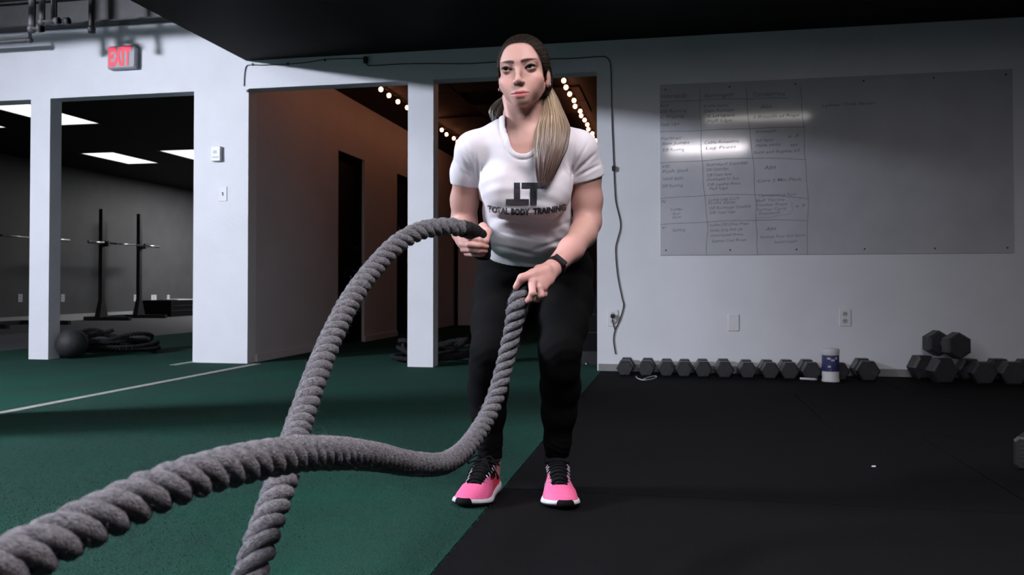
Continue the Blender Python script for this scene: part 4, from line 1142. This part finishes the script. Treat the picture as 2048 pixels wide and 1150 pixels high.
# ================================================================== whiteboard
xa, xb, za, zb = bp(1320, 340).x, bp(2026, 340).x, .822, 2.03
wb = thing('whiteboard', 'large glossy whiteboard with a handwritten workout table', 'whiteboard', ((xa + xb) / 2, YW - .0005, (za + zb) / 2))
wo = Vector(wb.location)
MB().cbox((0, -.003, 0), (xb - xa, .006, zb - za), .002).build('panel', 'whiteboard', wb)
for k in range(6):
    x = xa + .04 + (xb - xa - .08) * k / 5
    for z in (za + .035, zb - .035):
        MB().lathe([(.006, 0), (.006, -.002), (.003, -.003)], (x - wo.x, -.0065, z - wo.z), 8, 'y').build('screw', 'steel_dark', wb)
def bl(u, v): q = bp(u, v, .0072); return (q.x - wo.x, q.y - wo.y, q.z - wo.z)
def ribbon(pp, w=.0036, m='marker'):
    P = spline([bl(u, v) for u, v in pp], 10 * len(pp)); P[:, 0] += .0025 * np.sin(np.arange(len(P)) * .55); P[:, 2] += .0018 * np.sin(np.arange(len(P)) * .43)
    mb = MB(); up = []
    for i in range(len(P)):
        tt = P[min(i + 1, len(P) - 1)] - P[max(i - 1, 0)]; n = np.array([-tt[2], 0, tt[0]]); n /= np.linalg.norm(n) + 1e-9
        up.append([P[i] + n * w / 2, P[i] - n * w / 2])
    mb.loft(up, False, False, closed=False); mb.build('ruled_line', m, wb)
for pp in ([(1399, 178), (1401, 240), (1404, 320), (1409, 390), (1415, 450), (1412, 510)], [(1492, 176), (1497, 240), (1506, 320), (1511, 400), (1513, 460), (1515, 510)],
           [(1600, 172), (1607, 250), (1611, 330), (1616, 400), (1614, 510)],
           [(1320, 205), (1400, 200), (1500, 197), (1575, 196)], [(1320, 264), (1400, 261), (1500, 257), (1610, 254)], [(1320, 326), (1410, 321), (1505, 316), (1612, 319)],
           [(1321, 397), (1410, 391), (1510, 389), (1615, 397)], [(1321, 449), (1412, 444), (1515, 440), (1612, 441)]): ribbon(pp)
def write(u, v, hpx, txt, wpx=None, m='marker', slope=-.05):
    V, Fc = text_mesh(txt, 1.0, .004, shear=.15)
    A = np.array(V); s = hpx / .72; k = s if wpx is None else wpx / max(1e-6, A[:, 0].max())
    mb = MB(); mb.add([bl(u + x * k, v - y * s + x * k * slope + .5 * math.sin(x * 3.1)) for x, y in V], Fc)
    mb.build('writing', m, wb)
for a in [(1320, 197, 8, 'WarmUp', 54), (1407, 195, 8, 'Strength', 60), (1505, 193, 8, 'Conditioning', 66),
          (1320, 214, 6, 'Row', 18), (1320, 226, 6, 'DB Running', 54), (1320, 237, 6, 'C Skipping', 48), (1321, 252, 6, 'Step Ups', 38),
          (1407, 215, 6, 'Front Squat', 50), (1408, 225, 6, 'Dips Pushups', 60), (1414, 235, 6, 'Lunges', 56), (1414, 245, 6, 'Pull Ups', 50),
          (1520, 217, 8, 'Abs', 24), (1505, 237, 6, '3 Rounds of Rope', 94),
          (1321, 280, 6, 'Partner', 43), (1323, 290, 6, 'Box Jumps', 56), (1325, 303, 6, 'DB Rowing', 44),
          (1408, 288, 6, 'Cable Rotations', 70), (1410, 299, 6, 'Leg Press', 62), (1511, 266, 6, 'Rotations', 42), (1511, 284, 6, 'Ball Slams', 36), (1511, 294, 6, 'Plank Hold', 50), (1507, 308, 6, 'Rest and Repeat x3', 92), (1575, 275, 6, 'x 3', 22), (1580, 292, 6, 'set', 16),
          (1323, 336, 6, 'VIII', 16), (1324, 346, 6, 'Push Sled', 52), (1325, 361, 6, 'Wall Balls', 42), (1324, 375, 6, 'DB Running', 42),
          (1412, 332, 5.5, 'Standard Deadlift', 84), (1413, 342, 5.5, 'DB Chest Flys', 44), (1414, 353, 5.5, 'DB Chest Row', 50), (1413, 362, 5.5, 'Overhead Tr Ext', 64), (1415, 372, 5.5, 'DB Lateral Raise', 66), (1418, 380, 5.5, 'Pull Ups', 38),
          (1528, 339, 8, 'Abs', 24), (1514, 365, 6, 'Core 2 Min Plank', 90),
          (1322, 406, 6, 'IV', 11), (1341, 421, 5, 'Lunge', 24), (1345, 430, 5, 'Run', 16), (1345, 437, 5, 'Row', 18),
          (1416, 402, 5.5, 'Lying Leg Curl', 62), (1416, 409, 5.5, 'Front Squat', 56), (1418, 419, 5.5, 'DB Romanian Deadlift', 84), (1419, 428, 5.5, 'DB Step Ups', 52), (1590, 414, 5, 'x 3', 20),
          (1322, 458, 6, 'V', 11), (1345, 463, 6, 'Rowing', 26), (1419, 453, 5.5, 'Incline DB Chest Press', 78), (1419, 464, 5.5, 'Wide Grip Pull Up', 66), (1421, 474, 5.5, 'Overhead Press', 66), (1423, 485, 5.5, 'Seated Curl Rows', 70),
          (1532, 461, 7, 'Abs', 20), (1642, 214, 6.5, 'Ladder Drill Series', 108)]: write(*a)
for a in [(1517, 394, 5.5, 'Conditioning Row', 76), (1512, 404, 5.5, 'Ball Throw', 58), (1512, 413, 5.5, 'Double Rope', 62), (1513, 422, 5.5, 'Farmer Carry', 60), (1516, 430, 5.5, 'Treadmill', 44),
          (1520, 477, 6, 'Rounds Row and Sprint', 92), (1548, 487, 6, 'Intervals', 46)]: write(*a, 'marker_violet')
ribbon([(1512, 436), (1540, 434), (1575, 428), (1585, 420), (1583, 405)], .0022, 'marker_violet')

# ================================================================== dumbbells along the wall
def hexring(r, y, rot=0.0):
    return [(r * math.cos(math.radians(60 * k + rot)), y, r * math.sin(math.radians(60 * k + rot))) for k in range(6)]
def dumbbell(r, L, label, loc, rz, rot=0.0, group='dumbbells in the row along the wall', ry=0.0):
    t = thing('dumbbell', label, 'dumbbell', loc, rz, group)
    hl = L * .31; b = r * .16
    zc = r * math.cos(math.radians(30)) if rot == 0 else r
    for s in (-1, 1):
        o, i = s * L / 2, s * (L / 2 - hl)
        mb = MB(); mb.loft([hexring(r * .80, i, rot), hexring(r, i + s * b, rot), hexring(r, o - s * b * .8, rot), hexring(r * .86, o, rot)])
        h = mb.build('head', 'iron', t); h.location = (0, 0, zc)
        MB().lathe([(r * .5, 0), (r * .5, s * .0015)], (0, o, 0), 20, 'y').build('head_face', 'iron', h)
    g = MB().lathe([(.0145, -L / 2 + hl), (.0165, -.03), (.0175, 0), (.0165, .03), (.0145, L / 2 - hl)], (0, 0, zc), 12, 'y').build('handle', 'steel', t, True)
    return t
ordn = ['first', 'second', 'third', 'fourth', 'fifth', 'sixth', 'seventh', 'eighth', 'ninth']
def fr(u, L): Y = YW - .03 - L; k = ray(u, 731); return Vector((k.x / k.y * Y, Y, 0))
row = [(1250, .063), (1293, .063), (1333, .061), (1369, .061), (1407, .063), (1450, .065), (1497, .063), (1541, .064), (1581, .066), (1624, .068)]
for i, (u, r) in enumerate(row):
    L = .25 + (r - .06) * 4; r *= .94; q = fr(u, L)
    lab = 'black hex dumbbell in the floor row, %s from the doorway' % ordn[i] if i < 9 else 'black hex dumbbell in the floor row, just left of the wipes canister'
    dumbbell(r, L, lab, (q.x, q.y + L / 2, 0), rng.uniform(-.025, .025))
q = fr(1678, .27); dumbbell(.064, .27, 'black hex dumbbell half hidden behind the wipes canister', (q.x, q.y + .135, 0), .04)
q = fr(1739, .28); dumbbell(.072, .28, 'black hex dumbbell standing apart right of the wipes canister', (q.x, q.y + .14, 0), -.03)
gp = 'heavy dumbbells piled at the right'
for u, r, yo, rz, lab in ((1880, .088, .17, .28, 'heavy black dumbbell at the left end of the pile by the wall'), (1970, .078, .17, .05, 'heavy black dumbbell in the pile, right of the two stacked heads'),
                      (2031, .080, .17, .02, 'heavy black dumbbell near the right edge of the picture'), (2090, .080, .17, 0, 'heavy black dumbbell cut off by the right edge of the picture')):
    q = fr(u, .34); dumbbell(r, .31, lab, (q.x, q.y + yo, 0), rz, 0.0, gp)
q = fr(1925, .34); dumbbell(.084, .31, 'heavy black dumbbell lying on top of the pile by the wall', (q.x - .045, q.y + .165, .150), .26, 30.0, gp)
# wipes canister
q = fr(1661, .36)
t = thing('wipes_canister', 'white wipes canister with a blue label standing before the dumbbells', 'canister', (q.x, q.y, 0), 0)
MB().lathe([(.050, 0), (.0545, .003), (.0545, .014), (.0515, .018), (.0515, .180)], (0, 0, 0), 28).build('body', 'plastic_white', t, 'auto')
MB().lathe([(.0521, .068), (.0525, .070), (.0525, .168), (.0521, .170)], (0, 0, 0), 28).build('label', 'blue_label', t, 'auto')
MB().lathe([(.0535, .176), (.0545, .180), (.0545, .203), (.052, .209), (.046, .211)], (0, 0, 0), 28).build('lid', 'plastic_white', t, 'auto')
MB().lathe([(.012, .211), (.012, .215), (.009, .217)], (0, .01, 0), 14).build('cap', 'plastic_white', t, 'auto')
for k, (u, z, w_) in enumerate(((-.35, .150, .02), (.1, .140, .022), (.5, .152, .012), (-.3, .100, .018))):
    a = -math.pi / 2 + u
    MB().cbox((0, 0, 0), (w_, .001, .012)).build('label_print', 'paper', t).matrix_local = Matrix.Translation((.0532 * math.cos(a), .0532 * math.sin(a), z)) @ Matrix.Rotation(u, 4, 'Z')
# small things on the floor
pp = [onZ(u, v, .004) for u, v in ((1272, 753), (1276, 757), (1288, 760), (1304, 758), (1313, 754), (1311, 752), (1303, 753), (1293, 756), (1288, 758))]
c0 = thing('white_cord', 'thin white cord looped on the mat before the second dumbbell', 'cord', (pp[0].x, pp[0].y, 0))
MB().tube([Vector(q) - Vector((pp[0].x, pp[0].y, 0)) for q in spline(pp, 40)], .0035, 6).build('cord', 'cable_white', c0, True)
a_, b_ = onZ(1600, 757, .008), onZ(1634, 759, .008)
c0 = thing('marker_pen', 'white pen lying on the mat left of the canister', 'pen', (a_.x, a_.y, .008))
d_ = b_ - a_
MB().tube([(0, 0, 0), tuple(d_ * .7)], .0075, 10).build('barrel', 'plastic_white', c0, True); MB().tube([tuple(d_ * .7), tuple(d_)], [.0085, .007], 10).build('cap', 'plastic_grey', c0, True)
q = onZ(1747, 934, 0)
o = MB().add([(-.007, -.003, .0005), (.006, -.004, .001), (.008, .002, .003), (-.005, .004, .002), (-.007, -.003, .0025), (.006, -.004, .003), (.008, .002, .005), (-.005, .004, .004)], [(3, 2, 1, 0), (4, 5, 6, 7), (0, 1, 5, 4), (1, 2, 6, 5), (2, 3, 7, 6), (3, 0, 4, 7)]).build('paper_scrap', 'paper', None, False, (q.x, q.y, 0))
tag(o, 'tiny white scrap on the black mat', 'scrap')
q = onZ(2040, 950, 0)
t = thing('equipment_case', 'black ribbed case cut off by the right edge on the mat', 'case', (q.x + .192, q.y + .10, 0), math.radians(-30))
MB().cbox((0, 0, .055), (.30, .20, .11), .012).build('body', 'plastic_dark', t)
for k in range(5): MB().cbox((0, -.101, .03 + k * .014), (.26, .004, .005)).build('rib', 'steel_dark', t)

# ================================================================== through the doorway on the right
t = thing('equipment_cabinet', 'black equipment cabinet with a white label inside the right doorway', 'cabinet', (-.42, 6.75, 0))
MB().box(-.42, .42, -.30, .30, .10, .52).build('body', 'black_paint', t)
MB().box(-.45, .45, -.36, .32, 0, .10).build('plinth', 'steel_dark', t)
kq = onY(1173, 728, 6.38)
MB().sphere((kq.x + .42, -.372, kq.z), .012, 10, 8).build('knob', 'steel', t, True)
ka, kb = onY(1152, 662, 6.44), onY(1162, 697, 6.44)
MB().box(ka.x + .42, kb.x + .42, -.304, -.300, kb.z, ka.z).build('label_sheet', 'paper', t)
for z in (.24, .38): MB().box(-.40, .40, -.306, -.300, z, z + .006).build('drawer_gap', 'steel_dark', t)
# papers at the far end of the corridor
for i, (u0, v0, u1, v1, lab) in enumerate(((924, 541, 935, 568, 'upper white sheet pinned at the far end of the corridor'), (929, 572, 935, 592, 'narrow white sheet in the middle at the far end of the corridor'), (924, 593, 936, 631, 'lower white sheet pinned at the far end of the corridor'))):
    a, b = onY(u0, v0, YCB - .03), onY(u1, v1, YCB - .03)
    o = MB().box(0, b.x - a.x, -.006, 0, 0, a.z - b.z).build('paper_sheet', 'paper', None, False, (a.x, YCB - .03, b.z)); tag(o, lab, 'paper', 'sheets at the end of the corridor')
# coiled spare ropes
def coil(label, cx, cy, rx, ry, loops, h, seed, group='coiled spare ropes'):
    g = random.Random(seed); pts_ = []
    n = loops * 10
    for i in range(n):
        a = 2 * math.pi * i / 10 + .3 * math.sin(i * .37); k = 1 - .38 * (i / n) + .12 * math.sin(i * .9 + seed)
        pts_.append((cx + rx * k * math.cos(a) + g.uniform(-.02, .02), cy + ry * k * math.sin(a) + g.uniform(-.02, .02), .022 + h * (i / n) ** 1.1 * (.55 + .45 * math.sin(i * .61 + seed) ** 2) + .03 * (i > 12) * (math.sin(i * 1.3) > .2)))
    return make_rope('coiled_rope', pts_, .021, label, 'rope', .075, 'rope_dark', step=.014, n=6, group=group, origin=(cx, cy, 0))[0]
q = onZ(150, 712, 0); coil('dark coiled rope heaped behind the slim column and the ball', q.x + .03, 6.62, .50, .36, 5, .17, 3)
q = onZ(858, 720, 0); coil('dark coiled rope heaped behind the white pillar', q.x + .06, 6.50, .36, .30, 5, .17, 8)
# medicine ball
q = onY(135, 697, 6.07)
o = MB().sphere((0, 0, .122), .122, 32, 20).build('medicine_ball', 'ball', None, True, (q.x + .02, 6.10, 0)); tag(o, 'dark grey medicine ball beside the slim white column', 'ball')

# ================================================================== left room: racks, bars, box, outlets
def rack(label, y0, y1, x=-9.62, zt=2.0):
    t = thing('squat_stand', label, 'squat stand', (x, (y0 + y1) / 2, 0), 0, 'squat stands in the left room')
    for y in (y0, y1):
        yy = y - (y0 + y1) / 2
        u_ = MB(); u_.box(-.035, .035, yy - .035, yy + .035, .05, zt)
        up = u_.build('upright', 'steel_dark', t)
        for k in range(9): MB().box(.035, .037, yy - .008, yy + .008, 1.0 + k * .1, 1.02 + k * .1).build('pin_hole', 'slot', up)
        MB().loft([[(-.05, yy - .11, .05), (.05, yy - .11, .05), (.05, yy + .11, .05), (-.05, yy + .11, .05)], [(-.037, yy - .037, .34), (.037, yy - .037, .34), (.037, yy + .037, .34), (-.037, yy + .037, .34)]]).build('gusset', 'steel_dark', t)
        MB().box(-.32, .55, yy - .035, yy + .035, 0, .06).build('foot', 'steel_dark', t)
        MB().box(.035, .14, yy - .025, yy + .025, ZB - .06, ZB - .028).box(.12, .14, yy - .025, yy + .025, ZB - .028, ZB + .03).build('bar_hook', 'steel_dark', t)
    MB().box(-.32, -.25, y0 - (y0 + y1) / 2, y1 - (y0 + y1) / 2, 0, .06).build('cross_rail', 'steel_dark', t)
    return t
def barbell(label, y0, y1, x=-9.54):
    t = thing('barbell', label, 'barbell', (x, (y0 + y1) / 2, ZB), 0, 'barbells on the squat stands')
    h = (y1 - y0) / 2
    MB().tube([(0, -h + .40, 0), (0, h - .40, 0)], .015, 10).build('shaft', 'steel_dark', t, True)
    MB().tube([(0, -.25, 0), (0, .25, 0)], .0156, 10).build('knurl_band', 'steel', t, True)
    for s in (-1, 1):
        MB().tube([(0, s * (h - .40), 0), (0, s * h, 0)], .025, 12).build('sleeve', 'steel', t, True)
        MB().tube([(0, s * (h - .43), 0), (0, s * (h - .40), 0)], .037, 12).build('collar', 'steel_dark', t, True)
a, b = onX(177, 483, -9.54), onX(318, 494, -9.54); ZB = (a.z + b.z) / 2
ya, yb = onX(203, 600, -9.62).y, onX(278, 600, -9.62).y
rack('black squat stand with two tall uprights in the middle of the left room', ya, yb, zt=onX(203, 418, -9.62).z)
barbell('steel barbell resting across both visible uprights', a.y, b.y)
yr = onX(138, 479, -9.54).y
rack('black squat stand mostly hidden behind the slim white column', yr - 1.75, yr - .55)
barbell('steel barbell sticking out on both sides of the slim white column', yr - 2.2, yr)
p = onX(362, 628, -9.6); y0_, y1_ = onX(342, 628, -9.3).y, onX(342, 628, -9.3).y + 1.2
t = thing('storage_box', 'black storage box with papers on top by the corner post', 'box', (-9.6, y0_ + .6, 0))
zt = onX(345, 601, -9.3).z
MB().box(-.3, .3, -.6, .6, 0, zt).build('body', 'black_paint', t)
for z in (zt * .35, zt * .65): MB().box(.30, .306, -.58, .58, z, z + .01).build('drawer_gap', 'slot', t)
MB().box(-.1, .22, -.25, .25, zt, zt + .015).build('papers', 'paper', t)
for u, lab in ((40, 'white outlet on the dark wall left of the slim column'), (125, 'white outlet on the dark wall just right of the slim column'), (270, 'white outlet on the dark wall beside the second rack upright'), (307, 'wide white outlet on the dark wall right of the racks'), (336, 'white outlet on the dark wall above the storage box')):
    q = onX(u, 596, XL); t = thing('wall_outlet', lab, 'outlet', (XL, q.y, q.z))
    w_ = .085 if u != 307 else .17
    MB().box(0, .007, -w_ / 2, w_ / 2, -.062, .062).build('plate', 'plastic_white', t)
    for s in (-1, 1): MB().box(.007, .009, -.016, .016, s * .025 - .013, s * .025 + .013).build('socket', 'plastic_grey', t)

# ================================================================== pipes and beam in the high ceiling
zb_ = ZPT
o = MB().box(-7.5, XC - .03, 5.83, 5.949, zb_, zb_ + .012).box(-7.5, XC - .03, 5.88, 5.90, zb_ + .012, zb_ + .20).box(-7.5, XC - .03, 5.83, 5.949, zb_ + .20, zb_ + .212).build('trim_2', 'steel_dark'); o['kind'] = 'structure'
def pipe(label, pts_, r, m='pipe_grey', name='ceiling_pipe'):
    t = thing(name, label, 'pipe', tuple(pts_[0]), 0, 'pipes in the high ceiling')
    P = [Vector(q) - Vector(pts_[0]) for q in pts_]
    MB().tube(P, r, 12).build('tube', m, t, True)
    for q in P[1:-1]: MB().sphere(tuple(q), r * 1.35, 12, 8).build('elbow', m, t, True)
    d = (P[-1] - P[-2]).normalized(); MB().tube([P[-1] - d * .03, P[-1]], r * 1.25, 12).build('coupling', m, t, True)
za_ = onY(60, 58, 5.45).z
pipe('grey pipe dropping from the ceiling at the far left above the exit wall', [(onY(64, 20, 5.45).x, 5.45, ZH), (onY(64, 60, 5.45).x, 5.45, za_), (onY(84, 60, 5.45).x, 5.45, za_)], .026)
pipe('grey pipe with a bend, second from the left above the exit wall', [(onY(84, 20, 5.40).x, 5.40, ZH), (onY(84, 55, 5.40).x, 5.40, za_ + .03), (onY(118, 52, 5.40).x, 5.40, za_ + .03)], .022)
pipe('grey pipe with a bend, third from the left above the exit wall', [(onY(108, 20, 5.5).x, 5.5, ZH), (onY(108, 50, 5.5).x, 5.5, za_ + .06), (onY(138, 52, 5.5).x, 5.5, za_ + .06)], .022)
zc_ = onY(30, 68, 5.5).z
pipe('long grey conduit running left above the exit wall', [(-7.4, 5.78, zc_ + .04), (onY(60, 64, 5.78).x, 5.78, zc_ + .04), (onY(60, 64, 5.78).x, 5.78, zc_ + .16)], .018)
pipe('black sprinkler drop above the exit sign', [(onY(183, 20, 5.5).x, 5.5, ZH), (onY(183, 62, 5.5).x, 5.5, onY(183, 58, 5.5).z), (onY(183, 62, 5.5).x + .001, 5.5, onY(183, 66, 5.5).z)], .022, 'steel_dark')
pipe('thick black duct pipe crossing the high ceiling out of frame', [(-8.5, 4.45, 2.775), (-5.5, 4.45, 2.775), (XC - .05, 4.45, 2.775)], .042, 'steel_dark')

# ================================================================== turf pile near the viewer (nobody could count it)
g = np.random.default_rng(11); n = 260000
bx = g.uniform(-3.1, -.505, n); by = .75 + 4.2 * g.uniform(0, 1, n) ** 1.2
keep = g.uniform(0, 1, n) < np.clip((5.2 - by) / 3.2, 0, 1) * np.clip((bx + 3.1) / 1.2, 0, 1); bx, by = bx[keep], by[keep]; n = len(bx)
hgt = g.uniform(.002, .006, n); an = g.uniform(0, 6.283, n); w_ = .0007
dx, dy = np.cos(an) * w_, np.sin(an) * w_
Vb = np.stack([np.stack([bx - dx, by - dy, np.zeros(n)], 1), np.stack([bx + dx, by + dy, np.zeros(n)], 1), np.stack([bx + g.normal(0, .0025, n), by + g.normal(0, .0025, n), hgt], 1)], 1).reshape(-1, 3)
o = np_mesh('turf_pile', Vb, np.arange(3 * n).reshape(-1, 3), 'blade', fl, False); o['kind'] = 'stuff'
